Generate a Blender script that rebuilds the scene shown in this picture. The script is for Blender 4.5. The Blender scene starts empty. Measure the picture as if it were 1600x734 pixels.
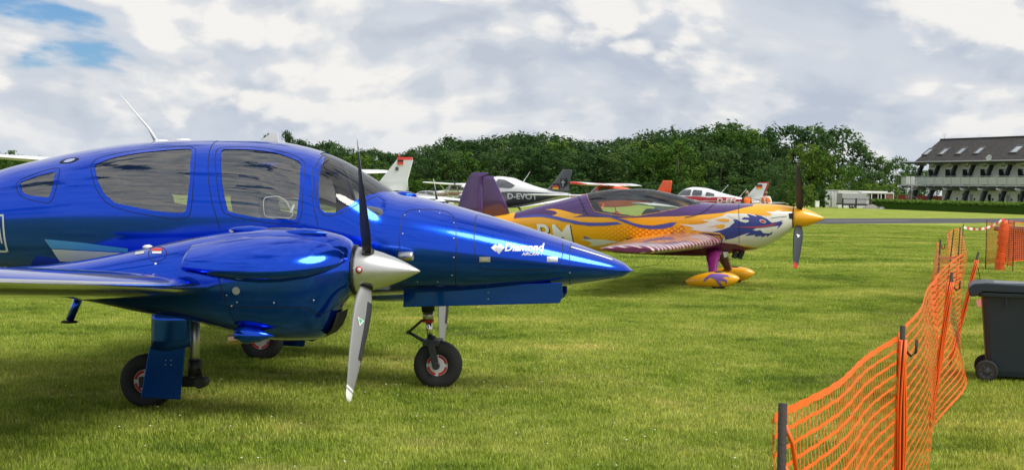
import bpy, bmesh, math, random
import numpy as np
from mathutils import Vector, Matrix
from mathutils.geometry import delaunay_2d_cdt

scene = bpy.context.scene
COL = scene.collection
R = math.radians

# ------------------------------------------------------------------ camera
F_PX, CAM_H, HOR_Y, HOR_S = 2220.0, 1.55, 299.0, 0.019     # measured on the 1600x734 photograph
PITCH, ROLL = math.atan((367 - HOR_Y) / F_PX), math.atan(HOR_S)
CF = Vector((0, math.cos(PITCH), -math.sin(PITCH)))
_u = Vector((0, math.sin(PITCH), math.cos(PITCH)))
CR = Vector((math.cos(ROLL), 0, 0)) + _u * math.sin(ROLL)
CU = Vector((-math.sin(ROLL), 0, 0)) + _u * math.cos(ROLL)
CP = Vector((0, 0, CAM_H))
cam_d = bpy.data.cameras.new('camera')
cam = bpy.data.objects.new('camera', cam_d)
COL.objects.link(cam)
m = Matrix.Identity(4)
for i in range(3):
    m[i][0], m[i][1], m[i][2] = CR[i], CU[i], -CF[i]
m.translation = CP
cam.matrix_world = m
cam_d.sensor_fit = 'HORIZONTAL'; cam_d.sensor_width = 36.0
cam_d.lens = 36.0 * F_PX / 1600.0
cam_d.clip_start = 0.1; cam_d.clip_end = 6000
scene.camera = cam

# ------------------------------------------------------------------ light and sky
SUN_EL, SUN_AZ = 53.0, 124.0         # azimuth clockwise from +Y (north): right and a little behind the camera
sun_dir = Vector((math.sin(R(SUN_AZ)) * math.cos(R(SUN_EL)), math.cos(R(SUN_AZ)) * math.cos(R(SUN_EL)), math.sin(R(SUN_EL))))
sun_d = bpy.data.lights.new('sun', 'SUN')
sun_d.energy = 3.1; sun_d.angle = R(34.0); sun_d.color = (1.0, 0.955, 0.88)
sun = bpy.data.objects.new('sun', sun_d); COL.objects.link(sun)
sun.rotation_euler = (-sun_dir).to_track_quat('-Z', 'Y').to_euler()
sun.location = (0, 0, 60)

world = bpy.data.worlds.new('World'); scene.world = world
world.use_nodes = True
world.cycles.sampling_method = 'MANUAL'; world.cycles.sample_map_resolution = 256
def build_world():
    nt = world.node_tree; nt.nodes.clear(); N = nt.nodes.new; L = nt.links.new
    out = N('ShaderNodeOutputWorld'); bg = N('ShaderNodeBackground'); L(bg.outputs[0], out.inputs[0])
    sky = N('ShaderNodeTexSky'); sky.sky_type = 'NISHITA'; sky.sun_disc = False
    sky.sun_elevation = R(SUN_EL); sky.sun_rotation = R(SUN_AZ); sky.dust_density = 0.4; sky.ozone_density = 1.5; sky.air_density = 1.0
    tc = N('ShaderNodeTexCoord')
    def cloud(off, scale, detail, rough, zs):
        mp = N('ShaderNodeMapping'); mp.inputs['Location'].default_value = off
        mp.inputs['Scale'].default_value = (1, 1, zs)
        L(tc.outputs['Generated'], mp.inputs['Vector'])
        n = N('ShaderNodeTexNoise'); n.inputs['Scale'].default_value = scale
        n.inputs['Detail'].default_value = detail; n.inputs['Roughness'].default_value = rough
        n.inputs['Distortion'].default_value = 0.25
        L(mp.outputs[0], n.inputs['Vector'])
        return n.outputs['Fac']
    def ramp(v, p0, p1, c0=(0,0,0,1), c1=(1,1,1,1), mode='EASE'):
        r = N('ShaderNodeValToRGB'); r.color_ramp.interpolation = mode
        r.color_ramp.elements[0].position = p0; r.color_ramp.elements[1].position = p1
        r.color_ramp.elements[0].color = c0; r.color_ramp.elements[1].color = c1
        L(v, r.inputs[0]); return r.outputs[0]
    def mth(op, a, b):
        x = N('ShaderNodeMath'); x.operation = op
        for i, v in enumerate((a, b)):
            if isinstance(v, (int, float)): x.inputs[i].default_value = v
            else: L(v, x.inputs[i])
        return x.outputs[0]
    def mix(f, a, b):
        x = N('ShaderNodeMix'); x.data_type = 'RGBA'
        if isinstance(f, float): x.inputs[0].default_value = f
        else: L(f, x.inputs[0])
        for i, v in ((6, a), (7, b)):
            if isinstance(v, tuple): x.inputs[i].default_value = v
            else: L(v, x.inputs[i])
        return x.outputs[2]
    OFF = SKY_OFF
    def puffs(off):
        # rounded heaps: smooth cells pushed about by noise
        mp = N('ShaderNodeMapping'); mp.inputs['Location'].default_value = off; mp.inputs['Scale'].default_value = (1, 1, 1.7)
        L(tc.outputs['Generated'], mp.inputs['Vector'])
        nz = N('ShaderNodeTexNoise'); nz.inputs['Scale'].default_value = 9; nz.inputs['Detail'].default_value = 3; L(mp.outputs[0], nz.inputs['Vector'])
        va = N('ShaderNodeVectorMath'); va.operation = 'MULTIPLY_ADD'; L(nz.outputs['Color'], va.inputs[0]); va.inputs[1].default_value = (.22, .22, .22); L(mp.outputs[0], va.inputs[2])
        vo = N('ShaderNodeTexVoronoi'); vo.feature = 'F1'; vo.inputs['Scale'].default_value = 9.0; L(va.outputs[0], vo.inputs['Vector'])
        return mth('SUBTRACT', .5, vo.outputs['Distance'])
    def dens(off):
        return mth('ADD', cloud(off, 4.2, 7, 0.55, 2.0), mth('MULTIPLY', puffs(off), .30))
    d1 = dens(OFF)
    d2 = dens((OFF[0] - .012, OFF[1] + .0, OFF[2] - .026))
    big = cloud((OFF[0] + 3.1, OFF[1] + 1.7, OFF[2]), 2.2, 3, 0.5, 2.6)
    cover = ramp(mth('ADD', d1, mth('MULTIPLY', mth('SUBTRACT', big, .5), .35)), .385, .455)
    lit = mth('ADD', mth('MULTIPLY', mth('SUBTRACT', d1, d2), 4.6), .45)       # the side towards the light is whiter
    thick = ramp(mth('ADD', d1, mth('MULTIPLY', mth('SUBTRACT', big, .5), .6)), .50, .80)
    v = mth('SUBTRACT', lit, mth('MULTIPLY', mth('SUBTRACT', thick, .5), .28))
    ccol = N('ShaderNodeValToRGB'); L(v, ccol.inputs[0]); cr = ccol.color_ramp; cr.interpolation = 'EASE'
    cr.elements[0].position = .05; cr.elements[0].color = (.48, .53, .61, 1)
    cr.elements[1].position = .85; cr.elements[1].color = (.86, .84, .81, 1)
    e = cr.elements.new(.34); e.color = (.55, .595, .66, 1)
    e = cr.elements.new(.56); e.color = (.67, .69, .72, 1)
    tint = N('ShaderNodeMix'); tint.data_type = 'RGBA'; tint.blend_type = 'MULTIPLY'; tint.inputs[0].default_value = 1.0; tint.inputs[7].default_value = (.62, .90, 1.25, 1); L(sky.outputs[0], tint.inputs[6])
    vm = N('ShaderNodeVectorMath'); vm.operation = 'SCALE'; vm.inputs['Scale'].default_value = 0.075
    L(tint.outputs[2], vm.inputs[0])
    # distant haze: clouds melt into a pale blue-grey near the horizon
    sep = N('ShaderNodeSeparateXYZ'); L(tc.outputs['Generated'], sep.inputs[0])
    hz = ramp(mth('ABSOLUTE', sep.outputs[2], 0.0), 0.0, .07, (1,1,1,1), (0,0,0,1))
    cc = mix(mth('MULTIPLY', hz, .55), ccol.outputs[0], (.56, .62, .71, 1))
    # a broken grey-white layer behind the heaps
    s1 = cloud((OFF[0] + 7.3, OFF[1] - 2.2, OFF[2] + 1.1), 3.4, 6, .55, 2.2)
    s2 = cloud((OFF[0] + 7.3 - .02, OFF[1] - 2.2, OFF[2] + 1.1 - .05), 3.4, 4, .55, 2.2)
    sv = mth('ADD', mth('MULTIPLY', mth('SUBTRACT', s1, s2), 3.0), mth('ADD', .42, mth('MULTIPLY', mth('SUBTRACT', big, .5), .9)))
    scol = N('ShaderNodeValToRGB'); L(sv, scol.inputs[0]); cr = scol.color_ramp; cr.interpolation = 'EASE'
    cr.elements[0].position = .12; cr.elements[0].color = (.46, .515, .61, 1); cr.elements[1].position = .80; cr.elements[1].color = (.74, .745, .75, 1)
    e = cr.elements.new(.45); e.color = (.58, .625, .69, 1)
    scov = ramp(mth('ADD', s1, mth('ADD', mth('MULTIPLY', hz, .10), mth('MULTIPLY', mth('SUBTRACT', d1, .5), .5))), .36, .43)
    sc2 = mix(mth('MULTIPLY', hz, .50), scol.outputs[0], (.56, .62, .71, 1))
    back = mix(scov, vm.outputs[0], sc2)
    final = mix(mth('MULTIPLY', cover, .95), back, cc)
    L(final, bg.inputs[0]); bg.inputs[1].default_value = 0.88
SKY_OFF = (5.63, 2.84, 1.32)
build_world()
vs = scene.view_settings
vs.view_transform = 'Standard'; vs.look = 'None'; vs.gamma = 1.0; vs.use_curve_mapping = False
vs.exposure = 0.3
scene.cycles.use_denoising = True
scene.cycles.max_bounces = 8; scene.cycles.transparent_max_bounces = 12
scene.cycles.caustics_reflective = False; scene.cycles.caustics_refractive = False

# ------------------------------------------------------------------ helpers: tags and objects
def tag(o, label=None, cat=None, group=None, kind=None):
    if label: o['label'] = label
    if cat: o['category'] = cat
    if group: o['group'] = group
    if kind: o['kind'] = kind
    return o
def empty(name, loc=(0, 0, 0), rz=0.0, parent=None):
    o = bpy.data.objects.new(name, None); COL.objects.link(o)
    o.location = loc; o.rotation_euler = (0, 0, rz); o.empty_display_size = .2
    o.parent = parent
    return o
def mesh_of(name, verts, faces, mats, smooth=False, fmats=None, normals=None):
    me = bpy.data.meshes.new(name)
    me.from_pydata([tuple(v) for v in verts], [], faces)
    for mt in (mats if isinstance(mats, (list, tuple)) else [mats]): me.materials.append(mt)
    if fmats: me.polygons.foreach_set('material_index', fmats)
    if smooth is True:
        me.polygons.foreach_set('use_smooth', [True] * len(me.polygons))
    elif isinstance(smooth, (list, tuple)):
        me.polygons.foreach_set('use_smooth', smooth)
    me.update()
    if normals is not None:
        me.normals_split_custom_set_from_vertices([tuple(n) for n in normals])
    return me
def link(name, me, parent=None, loc=None, rot=None):
    o = bpy.data.objects.new(name, me); COL.objects.link(o)
    o.parent = parent
    if loc is not None: o.location = loc
    if rot is not None: o.rotation_euler = rot
    return o
def copy_tree(o, parent=None):
    c = o.copy(); COL.objects.link(c); c.parent = parent
    for ch in list(o.children): copy_tree(ch, c)
    return c

class MB:
    """collects shapes, build() links them as one mesh object"""
    def __init__(s): s.v = []; s.f = []; s.m = []; s.s = []
    def add(s, v, f, m=0, sm=False):
        b = len(s.v); s.v += [tuple(p) for p in v]
        for q in f: s.f.append([b + i for i in q]); s.m.append(m); s.s.append(sm)
        return s
    def box(s, lo, hi, m=0, M=None):
        x0, y0, z0 = lo; x1, y1, z1 = hi
        v = [Vector(p) for p in ((x0,y0,z0),(x1,y0,z0),(x1,y1,z0),(x0,y1,z0),(x0,y0,z1),(x1,y0,z1),(x1,y1,z1),(x0,y1,z1))]
        if M is not None: v = [M @ p for p in v]
        return s.add(v, [(3,2,1,0),(4,5,6,7),(0,1,5,4),(1,2,6,5),(2,3,7,6),(3,0,4,7)], m)
    def bar(s, a, b, w, h, up=(0, 0, 1), m=0):
        a = Vector(a); b = Vector(b); d = (b - a).normalized(); u = Vector(up)
        r = d.cross(u).normalized(); u = r.cross(d)
        v = [p + r * sx * w / 2 + u * sz * h / 2 for p in (a, b) for sx, sz in ((-1,-1),(1,-1),(1,1),(-1,1))]
        return s.add(v, [(0,1,2,3),(7,6,5,4),(0,4,5,1),(1,5,6,2),(2,6,7,3),(3,7,4,0)], m)
    def tube(s, pts, rad, n=8, m=0, cap=True, sm=True, flat=1.0):
        pts = [Vector(p) for p in pts]
        if not isinstance(rad, (list, tuple)): rad = [rad] * len(pts)
        vs, fs = [], []
        up = Vector((0, 0, 1))
        d0 = (pts[1] - pts[0]).normalized()
        if abs(d0.dot(up)) > .9: up = Vector((1, 0, 0))
        for i, p in enumerate(pts):
            d = (pts[min(i + 1, len(pts) - 1)] - pts[max(i - 1, 0)]).normalized()
            r = d.cross(up).normalized(); u = r.cross(d)
            for k in range(n):
                a = 2 * math.pi * k / n
                vs.append(p + r * math.cos(a) * rad[i] + u * math.sin(a) * rad[i] * flat)
        for i in range(len(pts) - 1):
            for k in range(n):
                k2 = (k + 1) % n
                fs.append((i*n+k, i*n+k2, (i+1)*n+k2, (i+1)*n+k))
        s.add(vs, fs, m, sm)
        if cap:
            b = len(s.v) - len(vs)
            s.f.append([b + k for k in range(n)][::-1]); s.m.append(m); s.s.append(False)
            s.f.append([b + (len(pts)-1)*n + k for k in range(n)]); s.m.append(m); s.s.append(False)
        return s
    def lathe(s, prof, M=None, n=24, m=0, sm=True, mfun=None, cap=True):
        """prof: (axial, radius) turned about the x axis"""
        vs, fs = [], []
        for a, r in prof:
            for k in range(n):
                t = 2 * math.pi * k / n
                p = Vector((a, r * math.cos(t), r * math.sin(t)))
                vs.append(M @ p if M is not None else p)
        b = len(s.v); s.v += [tuple(p) for p in vs]
        for i in range(len(prof) - 1):
            mi = mfun(i) if mfun else m
            for k in range(n):
                k2 = (k + 1) % n
                s.f.append([b+i*n+k, b+(i+1)*n+k, b+(i+1)*n+k2, b+i*n+k2]); s.m.append(mi); s.s.append(sm)
        for i, rev in ((0, False), (len(prof)-1, True)):
            if cap and prof[i][1] > 1e-4:
                q = [b + i*n + k for k in range(n)]
                s.f.append(q[::-1] if rev is False and False else q); s.m.append(m); s.s.append(False)
        return s
    def prism(s, poly, axis, a0, a1, m=0):
        """poly of 2-D points extruded along axis ('x','y','z') from a0 to a1"""
        def P(u, v, a):
            return {'x': (a, u, v), 'y': (u, a, v), 'z': (u, v, a)}[axis]
        n = len(poly)
        vs = [P(u, v, a0) for u, v in poly] + [P(u, v, a1) for u, v in poly]
        fs = [list(range(n))[::-1], list(range(n, 2*n))] + [(i, (i+1) % n, n+(i+1) % n, n+i) for i in range(n)]
        return s.add(vs, fs, m)
    def mesh(s, name, mats):
        return mesh_of(name, s.v, s.f, mats, smooth=s.s, fmats=s.m)
    def build(s, name, mats, parent=None, loc=None, rot=None, bevel=0):
        me = s.mesh(name, mats)
        o = link(name, me, parent, loc, rot)
        bm = bmesh.new(); bm.from_mesh(me); bmesh.ops.recalc_face_normals(bm, faces=bm.faces); bm.to_mesh(me); bm.free()
        if bevel:
            b = o.modifiers.new('bevel', 'BEVEL'); b.width = bevel; b.segments = 2; b.limit_method = 'ANGLE'
        return o

# ------------------------------------------------------------------ helpers: materials
MATS = {}
def mat(name, col, rough=.5, metal=0.0, coat=0.0, var=.06, vscale=6.0, bump=0.0, bscale=40.0, spec=.5, coatr=.03, dirt=None):
    """principled material with a little procedural variation in colour and gloss"""
    if name in MATS: return MATS[name]
    mt = bpy.data.materials.new(name); mt.use_nodes = True
    nt = mt.node_tree; N = nt.nodes.new; L = nt.links.new
    b = nt.nodes['Principled BSDF']
    tc = N('ShaderNodeTexCoord')
    n = N('ShaderNodeTexNoise'); n.inputs['Scale'].default_value = vscale; n.inputs['Detail'].default_value = 5
    L(tc.outputs['Object'], n.inputs['Vector'])
    mx = N('ShaderNodeMix'); mx.data_type = 'RGBA'
    c = Vector(col[:3])
    mx.inputs[6].default_value = (*(c * (1 - var)), 1); mx.inputs[7].default_value = (*[min(1, x) for x in (c * (1 + var))], 1)
    L(n.outputs['Fac'], mx.inputs[0])
    last = mx.outputs[2]
    if dirt:
        n2 = N('ShaderNodeTexNoise'); n2.inputs['Scale'].default_value = dirt[1]; n2.inputs['Detail'].default_value = 8
        L(tc.outputs['Object'], n2.inputs['Vector'])
        r = N('ShaderNodeValToRGB'); r.color_ramp.elements[0].position = dirt[2]; r.color_ramp.elements[1].position = dirt[2] + .12
        L(n2.outputs['Fac'], r.inputs[0])
        m2 = N('ShaderNodeMix'); m2.data_type = 'RGBA'; L(r.outputs[0], m2.inputs[0]); L(last, m2.inputs[6]); m2.inputs[7].default_value = (*dirt[0], 1)
        last = m2.outputs[2]
    L(last, b.inputs['Base Color'])
    mr = N('ShaderNodeMapRange'); mr.inputs[3].default_value = max(0.0, rough - .06 * min(1, rough * 4)); mr.inputs[4].default_value = min(1, rough + .06 * min(1, rough * 4))
    L(n.outputs['Fac'], mr.inputs[0]); L(mr.outputs[0], b.inputs['Roughness'])
    b.inputs['Metallic'].default_value = metal
    b.inputs['Coat Weight'].default_value = coat; b.inputs['Coat Roughness'].default_value = coatr
    b.inputs['Specular IOR Level'].default_value = spec
    if bump:
        n3 = N('ShaderNodeTexNoise'); n3.inputs['Scale'].default_value = bscale; n3.inputs['Detail'].default_value = 4
        L(tc.outputs['Object'], n3.inputs['Vector'])
        bp = N('ShaderNodeBump'); bp.inputs['Strength'].default_value = bump; bp.inputs['Distance'].default_value = .02
        L(n3.outputs['Fac'], bp.inputs['Height']); L(bp.outputs[0], b.inputs['Normal'])
    MATS[name] = mt
    return mt
def glass(name, tint, rough=.0, ior=1.5, milk=0.0):
    if name in MATS: return MATS[name]
    mt = bpy.data.materials.new(name); mt.use_nodes = True
    nt = mt.node_tree; nt.nodes.clear(); N = nt.nodes.new; L = nt.links.new
    out = N('ShaderNodeOutputMaterial'); mx = N('ShaderNodeMixShader')
    tr = N('ShaderNodeBsdfTransparent'); tr.inputs[0].default_value = (*tint, 1)
    gl = N('ShaderNodeBsdfGlossy'); gl.inputs['Roughness'].default_value = rough
    fr = N('ShaderNodeFresnel'); fr.inputs['IOR'].default_value = ior
    tc = N('ShaderNodeTexCoord'); n = N('ShaderNodeTexNoise'); n.inputs['Scale'].default_value = 2.5
    L(tc.outputs['Object'], n.inputs['Vector'])
    bp = N('ShaderNodeBump'); bp.inputs['Strength'].default_value = .05; bp.inputs['Distance'].default_value = .05
    L(n.outputs['Fac'], bp.inputs['Height']); L(bp.outputs[0], gl.inputs['Normal'])
    L(fr.outputs[0], mx.inputs[0]); L(tr.outputs[0], mx.inputs[1]); L(gl.outputs[0], mx.inputs[2])
    last = mx.outputs[0]
    if milk:
        df = N('ShaderNodeBsdfDiffuse'); df.inputs[0].default_value = (.8, .85, .83, 1)
        m2 = N('ShaderNodeMixShader'); m2.inputs[0].default_value = milk
        L(last, m2.inputs[1]); L(df.outputs[0], m2.inputs[2]); last = m2.outputs[0]
    L(last, out.inputs[0])
    MATS[name] = mt
    return mt

# ------------------------------------------------------------------ helpers: measuring the photograph
def ray(px, py): return CF * F_PX + CR * (px - 800) - CU * (py - 367)
def at(px, py, Y):
    d = ray(px, py); return CP + d * (Y / d.y)
def ground_at(px, py, z=0.0):
    d = ray(px, py); return CP + d * ((z - CAM_H) / d.z)
class Frame:
    """an aircraft's own axes: x forward, y to its left, z up"""
    def __init__(s, ox, oy, deg):
        s.o = Vector((ox, oy, 0)); a = R(deg); s.a = a
        s.fx = Vector((math.cos(a), math.sin(a), 0)); s.ly = Vector((-math.sin(a), math.cos(a), 0))
    def loc(s, P): v = P - s.o; return Vector((v.dot(s.fx), v.dot(s.ly), v.z))
    def on(s, px, py, y):
        d = ray(px, py); c = s.loc(CP); dl = Vector((d.dot(s.fx), d.dot(s.ly), d.z))
        return c + dl * ((y - c.y) / dl.y)

# ------------------------------------------------------------------ helpers: lofted bodies
def pchip(xs, ys):
    xs = np.array(xs, float); ys = np.array(ys, float); h = np.diff(xs); d = np.diff(ys) / h
    mm = np.zeros(len(xs)); mm[0] = d[0]; mm[-1] = d[-1]
    for i in range(1, len(xs) - 1):
        if d[i-1] * d[i] > 0:
            w1 = 2*h[i] + h[i-1]; w2 = h[i] + 2*h[i-1]
            mm[i] = (w1 + w2) / (w1 / d[i-1] + w2 / d[i])
    def g(x):
        x = min(max(x, xs[0]), xs[-1]); i = min(max(int(np.searchsorted(xs, x) - 1), 0), len(h) - 1)
        t = (x - xs[i]) / h[i]
        return float((1+2*t)*(1-t)**2*ys[i] + t*(1-t)**2*h[i]*mm[i] + t*t*(3-2*t)*ys[i+1] + t*t*(t-1)*h[i]*mm[i+1])
    return g
class Loft:
    """body along x; top(x), bottom(x), half width(x) and section exponents; theta = 0 is the top, negative the right (y < 0) side"""
    def __init__(s, top, bot, wid, nu=2.2, nl=2.4, zc=None, yc=0.0):
        s.top = pchip(*zip(*sorted(top))); s.bot = pchip(*zip(*sorted(bot))); s.wid = pchip(*zip(*sorted(wid)))
        s.zc_ = pchip(*zip(*sorted(zc))) if zc else None
        s.nu = pchip(*zip(*sorted(nu))) if isinstance(nu, list) else (lambda x: nu)
        s.nl = pchip(*zip(*sorted(nl))) if isinstance(nl, list) else (lambda x: nl)
        s.yc = yc; s.cache = {}
        s.x0 = max(min(p[0] for p in q) for q in (top, bot, wid)); s.x1 = min(max(p[0] for p in q) for q in (top, bot, wid))
    def par(s, x):
        k = round(x, 5)
        if k not in s.cache:
            t, b = s.top(x), s.bot(x); z = s.zc_(x) if s.zc_ else (t + b) / 2
            s.cache[k] = (t, z, b, max(s.wid(x), 1e-4), s.nu(x), s.nl(x))
        return s.cache[k]
    def P(s, x, th):
        t, z, b, w, nu, nl = s.par(x); c, sn = math.cos(th), math.sin(th)
        n = nu if c >= 0 else nl
        H = (t - z) if c >= 0 else (z - b)
        return Vector((x, s.yc + w * math.copysign(abs(sn) ** (2/n), sn), z + H * math.copysign(abs(c) ** (2/n), c)))
    def N(s, x, th):
        e = 1e-3; xa = max(x - .012, s.x0); xb = min(x + .012, s.x1)
        n = (s.P(x, th + .02) - s.P(x, th - .02)).cross(s.P(xb, th) - s.P(xa, th))
        n.normalize()
        t, z, b, w, nu, nl = s.par(x); o = s.P(x, th) - Vector((x, s.yc, z))
        return n if n.dot(o) >= 0 else -n
    def S(s, x, th, off=0.0):
        p = s.P(x, th)
        return p + s.N(x, th) * off if off else p
    def yat(s, x, z):
        t, zc, b, w, nu, nl = s.par(x)
        n, H = (nu, t - zc) if z >= zc else (nl, zc - b)
        q = min(1.0, abs(z - zc) / max(H, 1e-5))
        return w * (1 - q ** n) ** (1 / n)
    def side(s, x, z, sg=-1):
        t, zc, b, w, nu, nl = s.par(x)
        n, H = (nu, t - zc) if z >= zc else (nl, zc - b)
        q = min(1.0, abs(z - zc) / max(H, 1e-5)) ** (n / 2)
        th = math.acos(q) if z >= zc else math.pi - math.acos(q)
        return (x, sg * th)
    def px(s, fr, pts, sg=-1):
        """outline seen in the photograph -> (x, theta) on this body"""
        out = []
        for a, b in pts:
            y = -.8 * s.wid(0) + s.yc
            for _ in range(10):
                q = fr.on(a, b, y); x = min(max(q.x, s.x0), s.x1); y = s.yc - s.yat(x, q.z)
            out.append(s.side(x, q.z, sg))
        return out
    def mesh(s, name, x0, x1, nx, nt, mt, caps=True, xs=None):
        xs = xs or [x0 + (x1 - x0) * i / nx for i in range(nx + 1)]
        vs, ns, fs = [], [], []
        for x in xs:
            for k in range(nt):
                th = 2 * math.pi * k / nt; vs.append(s.P(x, th)); ns.append(s.N(x, th))
        for i in range(len(xs) - 1):
            for k in range(nt):
                k2 = (k + 1) % nt; fs.append((i*nt+k, i*nt+k2, (i+1)*nt+k2, (i+1)*nt+k))
        if caps:
            for i in (0, len(xs) - 1):
                c = len(vs); vs.append(Vector((xs[i], s.yc, s.par(xs[i])[1]))); ns.append(Vector((-1 if i == 0 else 1, 0, 0)))
                for k in range(nt):
                    q = (i*nt+k, i*nt+(k+1) % nt, c); fs.append(q if i == 0 else q[::-1])
        fs = [f[::-1] for f in fs] if x1 > x0 else fs
        return mesh_of(name, vs, fs, mt, smooth=True, normals=None)
def chaikin(p, it=2, closed=True):
    for _ in range(it):
        q = []
        n = len(p)
        if not closed: q.append(p[0])
        for i in range(n if closed else n - 1):
            a, b = p[i], p[(i + 1) % n]
            q += [(a[0]*.75+b[0]*.25, a[1]*.75+b[1]*.25), (a[0]*.25+b[0]*.75, a[1]*.25+b[1]*.75)]
        if not closed: q.append(p[-1])
        p = q
    return p
def soften(p, amt=.12, closed=True):
    """round the corners by a share of the neighbouring edges"""
    q = []; n = len(p)
    for i in range(n):
        a, b, c = p[i-1], p[i], p[(i+1) % n]
        q += [tuple(b[k] + (a[k]-b[k])*amt for k in (0, 1)), tuple(b[k] + ((a[k]-b[k])+(c[k]-b[k]))*amt*.22 for k in (0, 1)), tuple(b[k] + (c[k]-b[k])*amt for k in (0, 1))]
    return q
def densify(p, step, closed=True):
    q = []
    for i in range(len(p) if closed else len(p) - 1):
        a, b = p[i], p[(i + 1) % len(p)]
        k = max(1, int(math.hypot(b[0]-a[0], b[1]-a[1]) / step))
        q += [(a[0]+(b[0]-a[0])*j/k, a[1]+(b[1]-a[1])*j/k) for j in range(k)]
    if not closed: q.append(p[-1])
    return q
def inside(p, x, y):
    c = False; n = len(p); j = n - 1
    for i in range(n):
        if (p[i][1] > y) != (p[j][1] > y) and x < (p[j][0]-p[i][0])*(y-p[i][1])/(p[j][1]-p[i][1]) + p[i][0]: c = not c
        j = i
    return c
KTH = .55
def ccw(p):
    a = sum(p[i-1][0]*p[i][1] - p[i][0]*p[i-1][1] for i in range(len(p)))
    return p if a > 0 else p[::-1]
def patch(loft, name, loop, off, mt, parent, step=.05, thick=0.0):
    """a piece of the body's skin bounded by loop, lifted by off"""
    lp = ccw(densify([(a, b * KTH) for a, b in loop], step))
    xs = [p[0] for p in lp]; ys = [p[1] for p in lp]
    pts = list(lp); n0 = len(pts)
    x = min(xs) + step/2
    while x < max(xs):
        y = min(ys) + step/2
        while y < max(ys):
            if inside(lp, x, y) and min((x-a)**2+(y-b)**2 for a, b in lp) > (step*.35)**2: pts.append((x, y))
            y += step
        x += step
    v, e, f, ov, oe, of = delaunay_2d_cdt([Vector(p) for p in pts], [], [list(range(n0))], 1, 1e-6)
    V = [loft.S(p[0], p[1]/KTH, off) for p in v]; Nn = [loft.N(p[0], p[1]/KTH) for p in v]
    F = []
    for t in f:
        if len(t) < 3: continue
        a, b, c = (V[i] for i in t[:3])
        F.append(t if (b-a).cross(c-a).dot(Nn[t[0]]) >= 0 else t[::-1])
    return link(name, mesh_of(name, V, F, mt, smooth=True, normals=Nn), parent)
def ribbon(loft, name, line, width, off, mt, parent, closed=False, step=.03):
    """a thin seam laid along line on the body's skin"""
    lp = densify([(a, b * KTH) for a, b in line], step, closed)
    P = [loft.S(a, b/KTH, off) for a, b in lp]; Nn = [loft.N(a, b/KTH) for a, b in lp]
    n = len(P); V, NN, F = [], [], []
    for i in range(n):
        if closed: d = P[(i+1) % n] - P[i-1]
        else: d = P[min(i+1, n-1)] - P[max(i-1, 0)]
        w = Nn[i].cross(d).normalized() * width / 2
        V += [P[i] - w, P[i] + w]; NN += [Nn[i], Nn[i]]
    for i in range(n if closed else n - 1):
        j = (i + 1) % n; F.append((2*i, 2*j, 2*j+1, 2*i+1))
    return link(name, mesh_of(name, V, F, mt, smooth=True, normals=NN), parent)
def cut_skin(loft, x0, x1, nx, nt, loops, thmin=-math.pi, thmax=math.pi):
    """skin of the body with the loops cut out; returns verts, normals, {region: faces}; region None = the rest"""
    pts, edges, faces = [], [], []
    for lp in loops:
        l = ccw(densify([(a, b * KTH) for a, b in lp], .03)); b0 = len(pts)
        pts += l; faces.append([b0 + i for i in range(len(l))])
    for i in range(nx + 1):
        x = x0 + (x1 - x0) * i / nx
        for k in range(nt + 1):
            pts.append((x, (thmin + (thmax - thmin) * k / nt) * KTH))
    v, e, f, ov, oe, of = delaunay_2d_cdt([Vector(p) for p in pts], [], faces, 0, 1e-6)
    V = [loft.S(p[0], p[1]/KTH) for p in v]; Nn = [loft.N(p[0], p[1]/KTH) for p in v]
    reg = {}
    for t, o in zip(f, of):
        a, b, c = (V[i] for i in t[:3])
        q = tuple(t) if (b-a).cross(c-a).dot(Nn[t[0]]+Nn[t[1]]+Nn[t[2]]) >= 0 else tuple(t[::-1])
        reg.setdefault(o[0] if o else None, []).append(q)
    return V, Nn, reg
def sub_mesh(name, V, Nn, faces, mt, parent, off=0.0, flip=False, keep=None):
    if keep: faces = [t for t in faces if all(keep(V[i]) for i in t)]
    idx = sorted({i for t in faces for i in t}); mp = {i: k for k, i in enumerate(idx)}
    vs = [V[i] + Nn[i] * off for i in idx]; ns = [Nn[i] * (-1 if flip else 1) for i in idx]
    fs = [[mp[i] for i in (t[::-1] if flip else t)] for t in faces]
    return link(name, mesh_of(name, vs, fs, mt, smooth=True, normals=ns), parent)

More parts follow.
